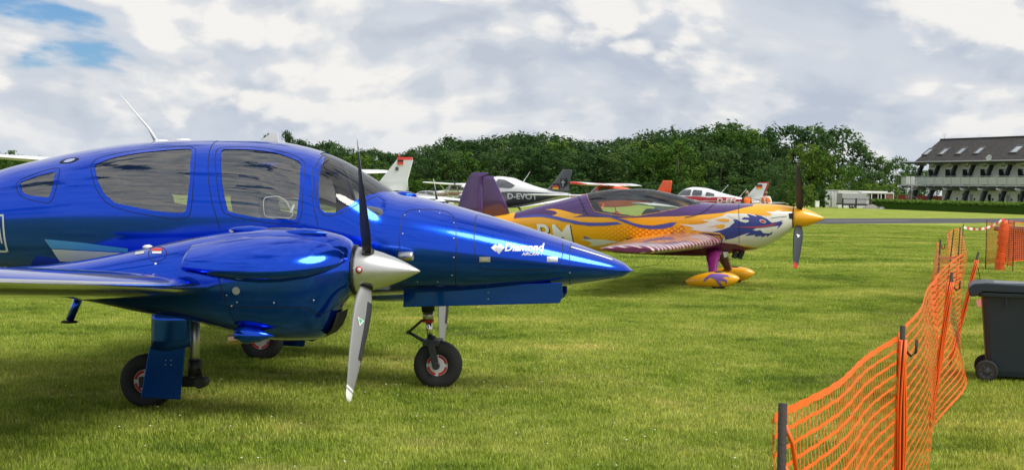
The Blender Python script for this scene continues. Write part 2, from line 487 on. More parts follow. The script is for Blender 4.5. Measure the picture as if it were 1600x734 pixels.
def text_mesh(body, size, bold=0.0, shear=0.0, extrude=0.0):
    """outline text as a flat mesh (2-D verts, faces), width measured"""
    cu = bpy.data.curves.new('txt', 'FONT'); cu.body = body; cu.size = size; cu.offset = bold; cu.shear = shear
    cu.resolution_u = 3
    o = bpy.data.objects.new('txt', cu); COL.objects.link(o)
    dg = bpy.context.evaluated_depsgraph_get(); me = bpy.data.meshes.new_from_object(o.evaluated_get(dg))
    v = [(p.co.x, p.co.y) for p in me.vertices]; f = [list(p.vertices) for p in me.polygons]
    COL.objects.unlink(o); bpy.data.objects.remove(o); bpy.data.curves.remove(cu); bpy.data.meshes.remove(me)
    x0 = min(p[0] for p in v); x1 = max(p[0] for p in v); y0 = min(p[1] for p in v); y1 = max(p[1] for p in v)
    return [(a - x0, b - y0) for a, b in v], f, x1 - x0, y1 - y0
def text_on(loft, name, body, x, z, width, height, mt, parent, sg=-1, off=.003, bold=0.0, shear=0.0, slope=0.0):
    """lettering laid on the side of a body: (x, z) its lower corner at the first letter; reads correctly from that side"""
    v, f, w, h = text_mesh(body, 1.0, bold, shear)
    bm = bmesh.new(); bv = [bm.verts.new((a / w * width, b / h * height, 0)) for a, b in v]
    for t in f:
        try: bm.faces.new([bv[i] for i in t])
        except ValueError: pass
    for _ in range(5):
        le = [e for e in bm.edges if e.calc_length() > max(.05, height * .22)]
        if not le: break
        bmesh.ops.subdivide_edges(bm, edges=le, cuts=1)
        bmesh.ops.triangulate(bm, faces=bm.faces)
    bm.verts.index_update(); v = [(q.co.x * w / width, q.co.y * h / height) for q in bm.verts]; f = [[q.index for q in fc.verts] for fc in bm.faces]; bm.free()
    V, NN = [], []
    for a, b in v:
        u = a / w * width; t = b / h * height
        xx = x + (u if sg < 0 else -u); zz = z + t + slope * u
        q = loft.side(xx, zz, sg); V.append(loft.S(q[0], q[1], off)); NN.append(loft.N(*q))
    F = []
    for t in f:
        a, b, c = (V[i] for i in t[:3])
        F.append(t if (b-a).cross(c-a).dot(NN[t[0]]) >= 0 else t[::-1])
    return link(name, mesh_of(name, V, F, mt, smooth=True, normals=NN), parent)

NACA = [(1.0, .0), (.95, .0135), (.85, .037), (.7, .066), (.55, .088), (.4, .0995), (.3, .1), (.2, .0955), (.12, .084), (.06, .066), (.025, .0445), (.007, .0245), (0, 0)]
def foil(t, camber=.25):
    """closed airfoil outline (chord fraction from the nose, height), thickness t as share of the chord"""
    k = t / .2
    up = [(x, z * k * (1 + camber)) for x, z in NACA]; lo = [(x, -z * k * (1 - camber)) for x, z in NACA[-2:0:-1]]
    return up + lo
def wing_mesh(name, secs, mt, fm=None, camber=.25, vertical=False):
    """secs: (le_x, span, z, chord, thickness share, incidence deg); the chord runs aft (-x)"""
    V, F = [], []; prof = None
    for (lx, sp, z, ch, t, inc) in secs:
        prof = foil(t, camber)
        ci, si = math.cos(R(inc)), math.sin(R(inc))
        for (a, b) in prof:
            dx = -a * ch; dz = b * ch
            X = lx + dx * ci - dz * si * 0 ; Z = z + dz + dx * si
            V.append((X, sp, Z) if not vertical else (lx - a * ch, dz, z))
    n = len(prof)
    for i in range(len(secs) - 1):
        for k in range(n):
            k2 = (k + 1) % n; F.append([i*n+k, i*n+k2, (i+1)*n+k2, (i+1)*n+k])
    F.append(list(range(n))); F.append([(len(secs)-1)*n + k for k in range(n)][::-1])
    sm = [True] * (len(F) - 2) + [False, False]
    fmats = None
    if fm:
        fmats = []
        for i in range(len(secs) - 1):
            for k in range(n): fmats.append(fm(i, k, n))
        fmats += [fm(0, -1, n), fm(len(secs)-2, -1, n)]
    me = mesh_of(name, V, F, mt, smooth=sm, fmats=fmats)
    bm = bmesh.new(); bm.from_mesh(me); bmesh.ops.recalc_face_normals(bm, faces=bm.faces); bm.to_mesh(me); bm.free()
    return me

def blade_mesh(name, rad, chord, mats, pitch=(62, 20), hub=.12, strip=True, tipr=.9, sweep=.0):
    """blade along +z in the hub frame (x forward); front face 0, back face 1, edge strip 2, tip 3, band 4"""
    V, F, FM = [], [], []
    rs = [hub, hub*1.5, .22*rad+.02, .32*rad, .45*rad, .6*rad, .68*rad, .75*rad, .85*rad, tipr*rad, (tipr+.018)*rad, (tipr+.03)*rad, .975*rad, rad]
    cs = [.5, .62, .86, .97, 1.0, .95, .9, .84, .70, .62, .6, .58, .48, .22]
    n = 10
    for r, c in zip(rs, cs):
        u = (r - hub) / (rad - hub); b = R(pitch[0] + (pitch[1] - pitch[0]) * min(1, u * 1.15) ** .7)
        th = (.30 if u < .08 else .17 - .09 * u)
        for k in range(n):
            t = k / n * 2 * math.pi; q = math.cos(t); s_ = math.sin(t)
            a = c * chord * (.5 * q + .03); h = c * chord * th * .5 * s_
            # chord direction (towards the leading edge) and face normal
            cd = Vector((math.sin(b), -math.cos(b), 0)); nd = Vector((math.cos(b), math.sin(b), 0))
            p = cd * (a + sweep * u * u * chord) + nd * h; V.append((p.x, p.y, r))
    for i in range(len(rs) - 1):
        rm = (rs[i] + rs[i+1]) / 2 / rad
        for k in range(n):
            k2 = (k + 1) % n; F.append([i*n+k, i*n+k2, (i+1)*n+k2, (i+1)*n+k])
            tm = (k + .5) / n * 2 * math.pi; front = math.sin(tm) > 0
            mi = 0 if front else 1
            if strip and math.cos(tm) > .55 and .2 < rm < .7: mi = 2
            if rm > tipr + .03 and (front or strip): mi = 3
            elif rm > tipr + .018: mi = 0 if front else 1
            elif rm > tipr and (front or strip): mi = 4
            FM.append(mi)
    F.append([(len(rs)-1)*n + k for k in range(n)]); FM.append(3)
    me = mesh_of(name, V, F, mats, smooth=True, fmats=FM)
    bm = bmesh.new(); bm.from_mesh(me); bmesh.ops.recalc_face_normals(bm, faces=bm.faces); bm.to_mesh(me); bm.free()
    return me

# ================================================================== the setting
rng = random.Random(7)
def grass_colour(nt, L, N, pos):
    def noise(scale, sx=1.0, sy=1.0, det=4, rough=.55, off=0.0):
        mp = N('ShaderNodeMapping'); mp.inputs['Scale'].default_value = (sx, sy, 1); mp.inputs['Location'].default_value = (off, off * .7, 0)
        L(pos, mp.inputs[0]); n = N('ShaderNodeTexNoise'); n.inputs['Scale'].default_value = scale
        n.inputs['Detail'].default_value = det; n.inputs['Roughness'].default_value = rough
        L(mp.outputs[0], n.inputs['Vector']); return n.outputs['Fac']
    a = noise(.55, 1, 1.0, 5); b = noise(3.2, 1, 1, 4, .6, 5.0); c = noise(.22, .22, 1.5, 3, .5, 11.0)
    def mth(op, x, y):
        q = N('ShaderNodeMath'); q.operation = op
        for i, v in enumerate((x, y)):
            if isinstance(v, (int, float)): q.inputs[i].default_value = v
            else: L(v, q.inputs[i])
        return q.outputs[0]
    s = mth('ADD', mth('MULTIPLY', a, .42), mth('ADD', mth('MULTIPLY', b, .30), mth('MULTIPLY', c, .28)))
    r = N('ShaderNodeValToRGB'); L(s, r.inputs[0]); cr = r.color_ramp
    cr.elements[0].position = .395; cr.elements[0].color = (.098, .160, .018, 1)
    cr.elements[1].position = .64; cr.elements[1].color = (.50, .45, .135, 1)
    e = cr.elements.new(.47); e.color = (.222, .290, .034, 1)
    e = cr.elements.new(.57); e.color = (.350, .385, .075, 1)
    # trodden, straw-coloured spots
    d = noise(.9, 1, 1.4, 5, .6, 23.0)
    r2 = N('ShaderNodeValToRGB'); r2.color_ramp.elements[0].position = .58; r2.color_ramp.elements[1].position = .74; r2.color_ramp.elements[1].color = (.45, .45, .45, 1); L(d, r2.inputs[0])
    mx = N('ShaderNodeMix'); mx.data_type = 'RGBA'; L(r2.outputs[0], mx.inputs[0]); L(r.outputs[0], mx.inputs[6]); mx.inputs[7].default_value = (.40, .34, .15, 1)
    return mx.outputs[2]

mg = bpy.data.materials.new('grass_ground'); mg.use_nodes = True
nt = mg.node_tree; N = nt.nodes.new; L = nt.links.new; b = nt.nodes['Principled BSDF']
gp = N('ShaderNodeNewGeometry'); L(grass_colour(nt, L, N, gp.outputs['Position']), b.inputs['Base Color'])
b.inputs['Roughness'].default_value = .95; b.inputs['Specular IOR Level'].default_value = .15
n1 = N('ShaderNodeTexNoise'); n1.inputs['Scale'].default_value = 9; n1.inputs['Detail'].default_value = 8; n1.inputs['Roughness'].default_value = .7
L(gp.outputs['Position'], n1.inputs['Vector'])
bp = N('ShaderNodeBump'); bp.inputs['Strength'].default_value = .8; bp.inputs['Distance'].default_value = .12
L(n1.outputs['Fac'], bp.inputs['Height']); L(bp.outputs[0], b.inputs['Normal'])
S = 3000
g = link('ground', mesh_of('ground', [(-S,-S,0),(S,-S,0),(S,S,0),(-S,S,0)], [(0,1,2,3)], mg)); tag(g, kind='structure')

# ---- runway strip
A0, A1 = ground_at(1290, 341.3), ground_at(1600, 341.3); B0, B1 = ground_at(1290, 349.6), ground_at(1560, 348.0)
da_, db_ = (A1 - A0).normalized(), (B1 - B0).normalized(); dm = (da_ + db_).normalized()
mr_ = mat('asphalt', (.055, .056, .06), .9, var=.35, vscale=.35, bump=.3, bscale=30)
q = [B0 - dm*260, B0 + dm*320, A0 + dm*320, A0 - dm*260]
for p in q: p.z = .004
tag(link('runway', mesh_of('runway', q, [(0,1,2,3)], mr_)), kind='structure')
mid = (A0 + B0) / 2; nrm = Vector((-dm.y, dm.x, 0))
mw_ = mat('worn_line_paint', (.34, .34, .33), .9, var=.3, vscale=2)
vs, fs = [], []
for k in range(-5, 8):
    c = mid + dm * (k * 26.0)
    i = len(vs); vs += [c - nrm*.22, c + dm*11 - nrm*.22, c + dm*11 + nrm*.22, c + nrm*.22]; fs.append((i, i+1, i+2, i+3))
for p in vs: p.z = .008
tag(link('runway_marking', mesh_of('runway_marking', vs, fs, mw_)), kind='structure')

# ---- grass blades: a few tufts of real blades, spread over the field in view
mb = bpy.data.materials.new('grass_blade'); mb.use_nodes = True
nt = mb.node_tree; N = nt.nodes.new; L = nt.links.new; nt.nodes.clear()
out = N('ShaderNodeOutputMaterial'); gp = N('ShaderNodeNewGeometry')
colr = grass_colour(nt, L, N, gp.outputs['Position'])
att = N('ShaderNodeAttribute'); att.attribute_name = 'tone'
hs = N('ShaderNodeHueSaturation'); L(colr, hs.inputs['Color'])
mr0 = N('ShaderNodeMapRange'); mr0.inputs[3].default_value = .7; mr0.inputs[4].default_value = 2.0; L(att.outputs['Fac'], mr0.inputs[0]); L(mr0.outputs[0], hs.inputs['Value'])
mr1 = N('ShaderNodeMapRange'); mr1.inputs[3].default_value = .515; mr1.inputs[4].default_value = .49; L(att.outputs['Fac'], mr1.inputs[0]); L(mr1.outputs[0], hs.inputs['Hue'])
pb = N('ShaderNodeBsdfPrincipled'); pb.inputs['Roughness'].default_value = .55; pb.inputs['Specular IOR Level'].default_value = .25; L(hs.outputs[0], pb.inputs['Base Color'])
tl = N('ShaderNodeBsdfTranslucent'); L(hs.outputs[0], tl.inputs[0])
mx = N('ShaderNodeMixShader'); mx.inputs[0].default_value = .38; L(pb.outputs[0], mx.inputs[1]); L(tl.outputs[0], mx.inputs[2]); L(mx.outputs[0], out.inputs[0])
def tuft(k, size, n, hgt, wid):
    r = random.Random(100 + k); V, F, T = [], [], []
    for i in range(n):
        x, y = r.uniform(-size/2, size/2), r.uniform(-size/2, size/2)
        a = r.uniform(0, 6.28); h = hgt * r.uniform(.45, 1.15); w = wid * r.uniform(.7, 1.3)
        ca, sa = math.cos(a), math.sin(a); lean = r.uniform(.1, .75) * h; b2 = a + r.uniform(.9, 2.2); lx, ly = math.cos(b2)*lean, math.sin(b2)*lean
        i0 = len(V)
        V += [(x-ca*w/2, y-sa*w/2, -.004), (x+ca*w/2, y+sa*w/2, -.004), (x+lx*.35+ca*w*.4, y+ly*.35+sa*w*.4, h*.6), (x+lx*.35-ca*w*.4, y+ly*.35-sa*w*.4, h*.6), (x+lx, y+ly, h)]
        F += [(i0, i0+1, i0+2, i0+3), (i0+3, i0+2, i0+4)]
        t = r.random() ** 1.2; T += [t] * 5
    me = mesh_of('grass_tuft', V, F, mb, smooth=True)
    at_ = me.attributes.new('tone', 'FLOAT', 'POINT'); at_.data.foreach_set('value', T)
    return bpy.data.objects.new('grass_tuft', me)
def spread(name, coll, pts, smin, smax, label, cat):
    me = bpy.data.meshes.new(name); me.from_pydata(pts, [], [])
    o = link(name, me)
    ng = bpy.data.node_groups.new(name, 'GeometryNodeTree')
    ng.interface.new_socket('Geometry', in_out='INPUT', socket_type='NodeSocketGeometry')
    ng.interface.new_socket('Geometry', in_out='OUTPUT', socket_type='NodeSocketGeometry')
    gi, go = ng.nodes.new('NodeGroupInput'), ng.nodes.new('NodeGroupOutput')
    ip = ng.nodes.new('GeometryNodeInstanceOnPoints'); ci = ng.nodes.new('GeometryNodeCollectionInfo')
    ci.inputs['Collection'].default_value = coll; ci.inputs['Separate Children'].default_value = True; ci.inputs['Reset Children'].default_value = True
    ip.inputs['Pick Instance'].default_value = True
    rv = ng.nodes.new('FunctionNodeRandomValue'); rv.data_type = 'FLOAT_VECTOR'; rv.inputs[0].default_value = (0,0,0); rv.inputs[1].default_value = (0,0,6.283)
    rs = ng.nodes.new('FunctionNodeRandomValue'); rs.data_type = 'FLOAT'; rs.inputs[2].default_value = smin; rs.inputs[3].default_value = smax
    ri = ng.nodes.new('FunctionNodeRandomValue'); ri.data_type = 'INT'; ri.inputs[4].default_value = 0; ri.inputs[5].default_value = 50
    l = ng.links.new
    l(gi.outputs[0], ip.inputs['Points']); l(ci.outputs[0], ip.inputs['Instance']); l(rv.outputs[0], ip.inputs['Rotation'])
    l(rs.outputs[1], ip.inputs['Scale']); l(ri.outputs[2], ip.inputs['Instance Index']); l(ip.outputs[0], go.inputs[0])
    md = o.modifiers.new(name, 'NODES'); md.node_group = ng
    tag(o, label, cat, kind='stuff'); return o
near_c = bpy.data.collections.new('tufts_near'); far_c = bpy.data.collections.new('tufts_far')
for k in range(6): near_c.objects.link(tuft(k, .52, 1300, .034, .0042))
for k in range(4): far_c.objects.link(tuft(20 + k, .95, 1100, .042, .009))
pn, pf = [], []
y = 5.2
while y < 30:
    st = .42 if y < 18 else .46
    half = (y + 1.0) * .40 + .8; x = -half
    while x < half:
        pn.append((x + rng.uniform(-.1, .1), y + rng.uniform(-.1, .1), 0)); x += st
    y += st
y = 30
while y < 82:
    half = y * .40 + 1.5; x = -half
    while x < half:
        px_ = (x + rng.uniform(-.3, .3), y + rng.uniform(-.3, .3), 0)
        if (Vector(px_) - B0).dot(nrm) * (1 if (A0 - B0).dot(nrm) > 0 else -1) < -1.2: pf.append(px_)
        x += .85
    y += .85
spread('grass', near_c, pn, .8, 1.15, 'short mown yellow green grass of the near field', 'grass')
spread('grass', far_c, pf, .8, 1.2, 'mown grass of the field further out towards the runway', 'grass')
# ---- daisies
mdz = mat('daisy_petal', (.78, .78, .74), .7)
dv = MB()
for i in range(150):
    yy = 7.2 + 20 * rng.random() ** 1.6; xx = rng.uniform(-.38, .38) * yy; 
    if rng.random() < .55: xx, yy = xx * .5 - .3 + rng.gauss(0, .5), 8 + rng.gauss(2.4, 1.6)
    if yy < 6.5: continue
    r_ = rng.uniform(.004, .009); z = rng.uniform(.045, .075)
    dv.lathe([(0, .001), (.003, r_), (.006, .002)], Matrix.Translation((xx, yy, z)) @ Matrix.Rotation(-math.pi/2 + rng.uniform(-.4, .4), 4, 'Y'), n=6)
d = dv.build('daisies', mdz); tag(d, 'tiny white daisies dotted through the mown grass', 'flowers', kind='stuff')

# ---- trees
def leaf_mat(name, c0, c1, c2):
    mt = bpy.data.materials.new(name); mt.use_nodes = True; nt = mt.node_tree; nt.nodes.clear(); N = nt.nodes.new; L = nt.links.new
    out = N('ShaderNodeOutputMaterial'); oi = N('ShaderNodeObjectInfo'); at_ = N('ShaderNodeAttribute'); at_.attribute_name = 'tone'
    r = N('ShaderNodeValToRGB'); r.color_ramp.elements[0].color = (*c0, 1); r.color_ramp.elements[1].color = (*c2, 1)
    e = r.color_ramp.elements.new(.5); e.color = (*c1, 1); L(at_.outputs['Fac'], r.inputs[0])
    hs = N('ShaderNodeHueSaturation'); L(r.outputs[0], hs.inputs['Color'])
    m1 = N('ShaderNodeMapRange'); m1.inputs[3].default_value = .7; m1.inputs[4].default_value = 1.3; L(oi.outputs['Random'], m1.inputs[0]); L(m1.outputs[0], hs.inputs['Value'])
    m2 = N('ShaderNodeMapRange'); m2.inputs[3].default_value = .52; m2.inputs[4].default_value = .488; L(oi.outputs['Random'], m2.inputs[0]); L(m2.outputs[0], hs.inputs['Hue'])
    df = N('ShaderNodeBsdfDiffuse'); L(hs.outputs[0], df.inputs[0]); tl = N('ShaderNodeBsdfTranslucent'); L(hs.outputs[0], tl.inputs[0])
    mx = N('ShaderNodeMixShader'); mx.inputs[0].default_value = .28; L(df.outputs[0], mx.inputs[1]); L(tl.outputs[0], mx.inputs[2]); L(mx.outputs[0], out.inputs[0])
    return mt
LEAF = leaf_mat('leaves_dark', (.042, .085, .032), (.062, .12, .040), (.10, .165, .050))
LEAF_Y = leaf_mat('leaves_fresh', (.055, .115, .022), (.09, .165, .03), (.14, .215, .042))
BARK = mat('bark', (.10, .085, .07), .95, var=.3, vscale=3, bump=.5)
def crown_mesh(seed, shape, nclump, nleaf, leaf, lm=LEAF):
    """unit crown (height 1, half width ~.42): leaf-sized faces in clumps on branches through the volume"""
    r = random.Random(seed); V, F, T = [], [], []
    cl = []
    lob = [(r.uniform(0, 6.28), r.uniform(-.5, .9), r.uniform(.7, 1.25)) for _ in range(7)]
    while len(cl) < nclump:
        a = r.uniform(0, 6.28); u = r.uniform(-.95, 1.0); rr = r.random() ** .4
        s = math.sqrt(max(0, 1 - u * u))
        if shape == 'round': w = .44 * (s ** .75)
        elif shape == 'tall': w = .32 * (s ** .8)
        elif shape == 'cone': w = .30 * (1 - (u + 1) / 2) ** .85 + .02
        else: w = .5 * (s ** .6)
        k = 1.0
        for la, lu, lw in lob:
            dd = math.cos(a - la) * .5 + .5 - abs(u - lu) * .5
            if dd > .55: k = max(k * .9, lw)
        cl.append((Vector((math.cos(a)*w*rr*k, math.sin(a)*w*rr*k, .5 + .5*u*(.9 + .1*k))), r.uniform(.055, .115), r.random()))
    for c, cr, tone in cl:
        for _ in range(nleaf):
            d = Vector((r.gauss(0, 1), r.gauss(0, 1), r.gauss(0, .8))); d.normalize()
            p = c + d * cr * r.random() ** .5
            nrm_ = (d + Vector((r.gauss(0, .5), r.gauss(0, .5), r.gauss(.35, .5)))).normalized()
            t1 = nrm_.orthogonal().normalized(); a = r.uniform(0, 6.28); t2 = nrm_.cross(t1); e1 = t1*math.cos(a)+t2*math.sin(a); e2 = nrm_.cross(e1)
            l = leaf * r.uniform(.6, 1.3); i0 = len(V)
            V += [p - e1*l, p - e2*l*.45 + nrm_*l*.12, p + e1*l, p + e2*l*.45 + nrm_*l*.12]; F += [(i0, i0+1, i0+2), (i0, i0+2, i0+3)]
            t = min(1, max(0, tone*.65 + r.random()*.4 - .02)); T += [t] * 4
    me = mesh_of('crown', V, F, lm); at_ = me.attributes.new('tone', 'FLOAT', 'POINT'); at_.data.foreach_set('value', T)
    return me
def trunk_mesh(seed, top=.75):
    r = random.Random(seed); m_ = MB()
    m_.tube([(0,0,-.02),(r.uniform(-.01,.01),r.uniform(-.01,.01),.25),(r.uniform(-.03,.03),r.uniform(-.03,.03),top)], [.024,.018,.005], 6)
    for k in range(6):
        z = r.uniform(.22, .62); a = r.uniform(0, 6.28); l = r.uniform(.14, .3)
        m_.tube([(0,0,z),(math.cos(a)*l*.5,math.sin(a)*l*.5,z+l*.35),(math.cos(a)*l,math.sin(a)*l,z+l*.75)], [.010,.006,.002], 5, cap=False)
    return m_.mesh('trunk', BARK)
TR = [trunk_mesh(i) for i in range(4)]
CROWN = {'round': [crown_mesh(i, 'round', 130, 26, .030) for i in range(6)],
         'tall': [crown_mesh(20+i, 'tall', 80, 24, .028) for i in range(3)],
         'cone': [crown_mesh(30+i, 'cone', 90, 22, .024) for i in range(2)],
         'fresh': [crown_mesh(40+i, 'round', 120, 26, .030, LEAF_Y) for i in range(3)],
         'bush': [crown_mesh(50+i, 'bush', 60, 26, .045, LEAF) for i in range(3)],
         'freshbush': [crown_mesh(60+i, 'bush', 70, 26, .04, LEAF_Y) for i in range(3)]}
def tree(name, x, y, hgt, kind, label, cat, group=None, wide=1.0, base=.12, v=None):
    e = empty(name, (x, y, 0), rng.uniform(0, 6.28))
    c = CROWN[kind]; k = v if v is not None else rng.randrange(len(c))
    w = hgt * wide
    cr = link('crown', c[k], e, (0, 0, hgt*base)); cr.scale = (w, w, hgt*(1-base))
    tr = link('trunk' if name != 'bush' else 'stem', TR[rng.randrange(4)], e); tr.scale = (hgt, hgt, hgt)
    tag(e, label, cat, group); return e
SKYLINE = [(-260,235),(-60,228),(0,240),(40,243),(110,250),(200,240),(330,232),(400,236),(470,222),(520,221),(560,227),(600,236),(617,243),(625,231),(650,228),(700,215),(745,212),(770,217),(800,210),(850,207),(870,213),(950,212),(1000,207),(1060,202),(1100,199),(1150,197),(1170,199),(1195,209),(1210,204),(1700,230)]
sk = pchip(*zip(*SKYLINE))
WOOD = 'trees of the wood across the field'
def along(px0, px1, step, Y, hmul, kinds, label, jit=4.0, cut=0):
    px = px0
    while px < px1:
        yy = Y + rng.uniform(-jit, jit)
        P = at(px, sk(px) + cut, yy)
        h_ = P.z * hmul * .97 * rng.uniform(.89, 1.06)
        kd = rng.choice(kinds)
        tree('broadleaf_tree', P.x, yy, h_, kd, label, 'tree', WOOD, wide=rng.uniform(.95, 1.35) * (.9 if kd == 'tall' else 1), base=rng.uniform(.04, .1))
        px += step * rng.uniform(.75, 1.25)
along(-240, 1205, 30, 292, 1.0, ['round', 'round', 'tall'], 'dark green tree in the back rows of the dense wood')
along(-240, 1200, 30, 276, .93, ['round', 'round', 'round', 'round', 'tall', 'fresh'], 'dark green tree in the middle rows of the dense wood')
along(-240, 1200, 33, 262, .80, ['round', 'round', 'round', 'fresh', 'tall'], 'lower green tree along the front edge of the dense wood')
# the looser trees to the right of the wood
for px, py, Y, kd, wd, lab in (
    (1238, 199, 268, 'round', 1.0, 'big round dark green tree at the right end of the wood'),
    (1268, 201, 272, 'round', .95, 'tall dark tree just left of the gap in the skyline'),
    (1312, 204, 262, 'round', .98, 'big spreading tree rising above the white container'),
    (1290, 232, 256, 'fresh', .8, 'lighter green tree between the two biggest trees by the container'),
    (1262, 228, 258, 'fresh', .9, 'fresh green tree behind the yellow propeller'),
    (1352, 237, 264, 'tall', 1.1, 'slender tree right of the biggest tree, against the sky'),
    (1376, 246, 262, 'tall', 1.2, 'thin-crowned tree midway between big tree and balcony house'),
    (1402, 246, 258, 'fresh', .85, 'bright green tree beside the end of the balcony house'),
    (1425, 262, 262, 'round', .9, 'dark tree half hidden by the balcony house'),
    (1334, 262, 250, 'fresh', .95, 'leafy light green tree behind the container roof'),
    (1366, 268, 250, 'round', 1.0, 'low dark green tree behind the open shed'),
    (1445, 268, 266, 'round', 1.1, 'dark tree seen under the roof overhang of the house'),
    (1222, 250, 250, 'round', .95, 'dark green tree behind the bright round bush'),
    (1195, 262, 246, 'round', 1.0, 'low dark tree left of the bright round bush')):
    P = at(px, py, Y); tree('broadleaf_tree', P.x, Y, P.z, kd, lab, 'tree', 'trees at the right of the wood', wd, .04)
for px, py, lab in ((448, 206, 'tall dark conifer tip poking up above the blue cabin roof'), (418, 211, 'smaller dark conifer tip left of the tallest one above the blue cabin')):
    P = at(px, py, 255); tree('conifer_tree', P.x, 255, P.z, 'cone', lab, 'tree', 'conifers behind the blue cabin', .8, .03)
for k, (px, py, Y) in enumerate(((18, 238, 170), (-14, 240, 172), (46, 246, 185))):
    P = at(px, py, Y); tree('broadleaf_tree', P.x, Y, P.z, 'fresh' if k < 2 else 'round', ('round olive green tree above the tail of the blue plane', 'olive green tree cut by the left edge of the picture', 'small dark green tree low behind the tail of the blue plane')[k], 'tree', 'trees at the left edge', 1.15, .03)
# bushes
for px, py, Y, kd, wd, lab in (
    (1234, 286, 205, 'freshbush', 1.15, 'bright yellow green round bush behind the yellow spinner'),
    (1262, 289, 208, 'freshbush', 1.0, 'bright green bush right of the black propeller blade'),
    (1279, 291, 212, 'bush', 1.0, 'grey green bush beside the white container'),
    (1212, 293, 206, 'bush', 1.0, 'dark low bush behind the man with folded arms'),
    (1308, 285, 232, 'freshbush', 1.1, 'yellow green bush above the container roof, left one'),
    (1336, 286, 234, 'freshbush', 1.1, 'yellow green bush above the container roof, middle one'),
    (1364, 287, 233, 'freshbush', 1.1, 'yellow green bush above the shed roof'),
    (1392, 288, 236, 'freshbush', 1.0, 'yellow green bush near the end of the shed'),
    (1182, 287, 225, 'bush', 1.2, 'dark green bush behind the red fin tip')):
    P = at(px, py, Y); tree('bush', P.x, Y, P.z, kd, lab, 'bush', 'bushes before the wood', wd, .0)
px = -40
while px < 1200:
    Y = rng.uniform(236, 250); P = at(px, rng.uniform(280, 290) + (px-800)*.012, Y)
    tree('bush', P.x, Y, max(1.4, P.z), rng.choice(['bush', 'bush', 'freshbush']), 'low scrubby bush along the foot of the wood', 'bush', 'scrub along the foot of the wood', rng.uniform(1.3, 2.1), 0.0)
    px += rng.uniform(16, 30)

# ---- hedge in front of the house
def hedge(p0, p1, z0, z1, dep, label):
    r = random.Random(3); V, F, T = [], [], []
    p0, p1 = Vector(p0), Vector(p1); d = (p1 - p0); ln = d.length; d.normalize(); n_ = Vector((-d.y, d.x, 0))
    for _ in range(15000):
        u = r.random(); face = r.random(); hz = z0 + (z1 - z0) * u
        if face < .55: o = -dep/2 + r.gauss(0, .13) + .12*math.sin(u*90); z = r.uniform(0, hz)
        else: o = r.uniform(-dep/2, dep/2); z = hz + r.gauss(0, .09)
        p = p0 + d * (u * ln) + n_ * (-o) + Vector((0, 0, z)); l = r.uniform(.10, .27)
        e1 = Vector((r.gauss(0,1), r.gauss(0,1), r.gauss(0,1))).normalized(); e2 = e1.orthogonal().normalized(); i0 = len(V)
        V += [p - e1*l, p - e2*l*.6, p + e1*l, p + e2*l*.6]; F.append((i0, i0+1, i0+2, i0+3)); t = r.random() ** 1.3 * .8 + (.3 if face > .55 else 0); T += [t] * 4  # top leaves toned lighter: light from above put into the colour
    i0 = len(V); a = dep/2 - .3
    for p, hz in ((p0, z0), (p1, z1)):
        V += [p + n_*a, p - n_*a, p - n_*a + Vector((0,0,hz-.25)), p + n_*a + Vector((0,0,hz-.25))]; T += [.1] * 4
    F += [(i0+1, i0+5, i0+6, i0+2), (i0, i0+3, i0+7, i0+4), (i0+2, i0+6, i0+7, i0+3), (i0, i0+1, i0+2, i0+3), (i0+4, i0+7, i0+6, i0+5)]
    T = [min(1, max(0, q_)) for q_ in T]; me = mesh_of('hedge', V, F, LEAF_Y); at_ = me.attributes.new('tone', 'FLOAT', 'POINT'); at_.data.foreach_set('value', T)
    tag(link('hedge', me), label, 'hedge')
def gp_at(px, Y): P = at(px, 300, Y); return (P.x, P.y, 0)

# ================================================================== the house with the balcony
HY = 214.0
HO = at(1433, 254, HY); HO.z = 0
hd = Vector((.42, -.907, 0)).normalized()                 # along the front, towards the right of the picture
house = empty('balcony_house', HO, math.atan2(hd.y, hd.x))    # local x along the front, y into the house, z up
tag(house, 'two storey white house with slanted black beams, glass balcony and brown tiled roof', 'house')
M_WALL = mat('white_render', (.82, .83, .83), .85, var=.06, vscale=.6)
M_BEAM = mat('black_timber', (.022, .025, .03), .7, var=.25, vscale=1.5)
M_FRAME = mat('white_window_frame', (.82, .82, .82), .5)
M_CONC = mat('grey_concrete', (.36, .38, .40), .85, var=.15, vscale=1)
M_STEEL = mat('galvanised_steel', (.5, .52, .53), .45, metal=.6, var=.1)
M_GLASSB = glass('balustrade_glass', (.62, .72, .68), .02, 1.5, milk=.55)
M_PANE = mat('dark_window_pane', (.03, .035, .04), .05, coat=.3, var=.4, vscale=.7, spec=.9)
M_CURT = mat('curtained_pane', (.36, .37, .37), .25, var=.25, vscale=1.2)
M_DARKIN = mat('bay_shade_black', (.03, .03, .033), .9)
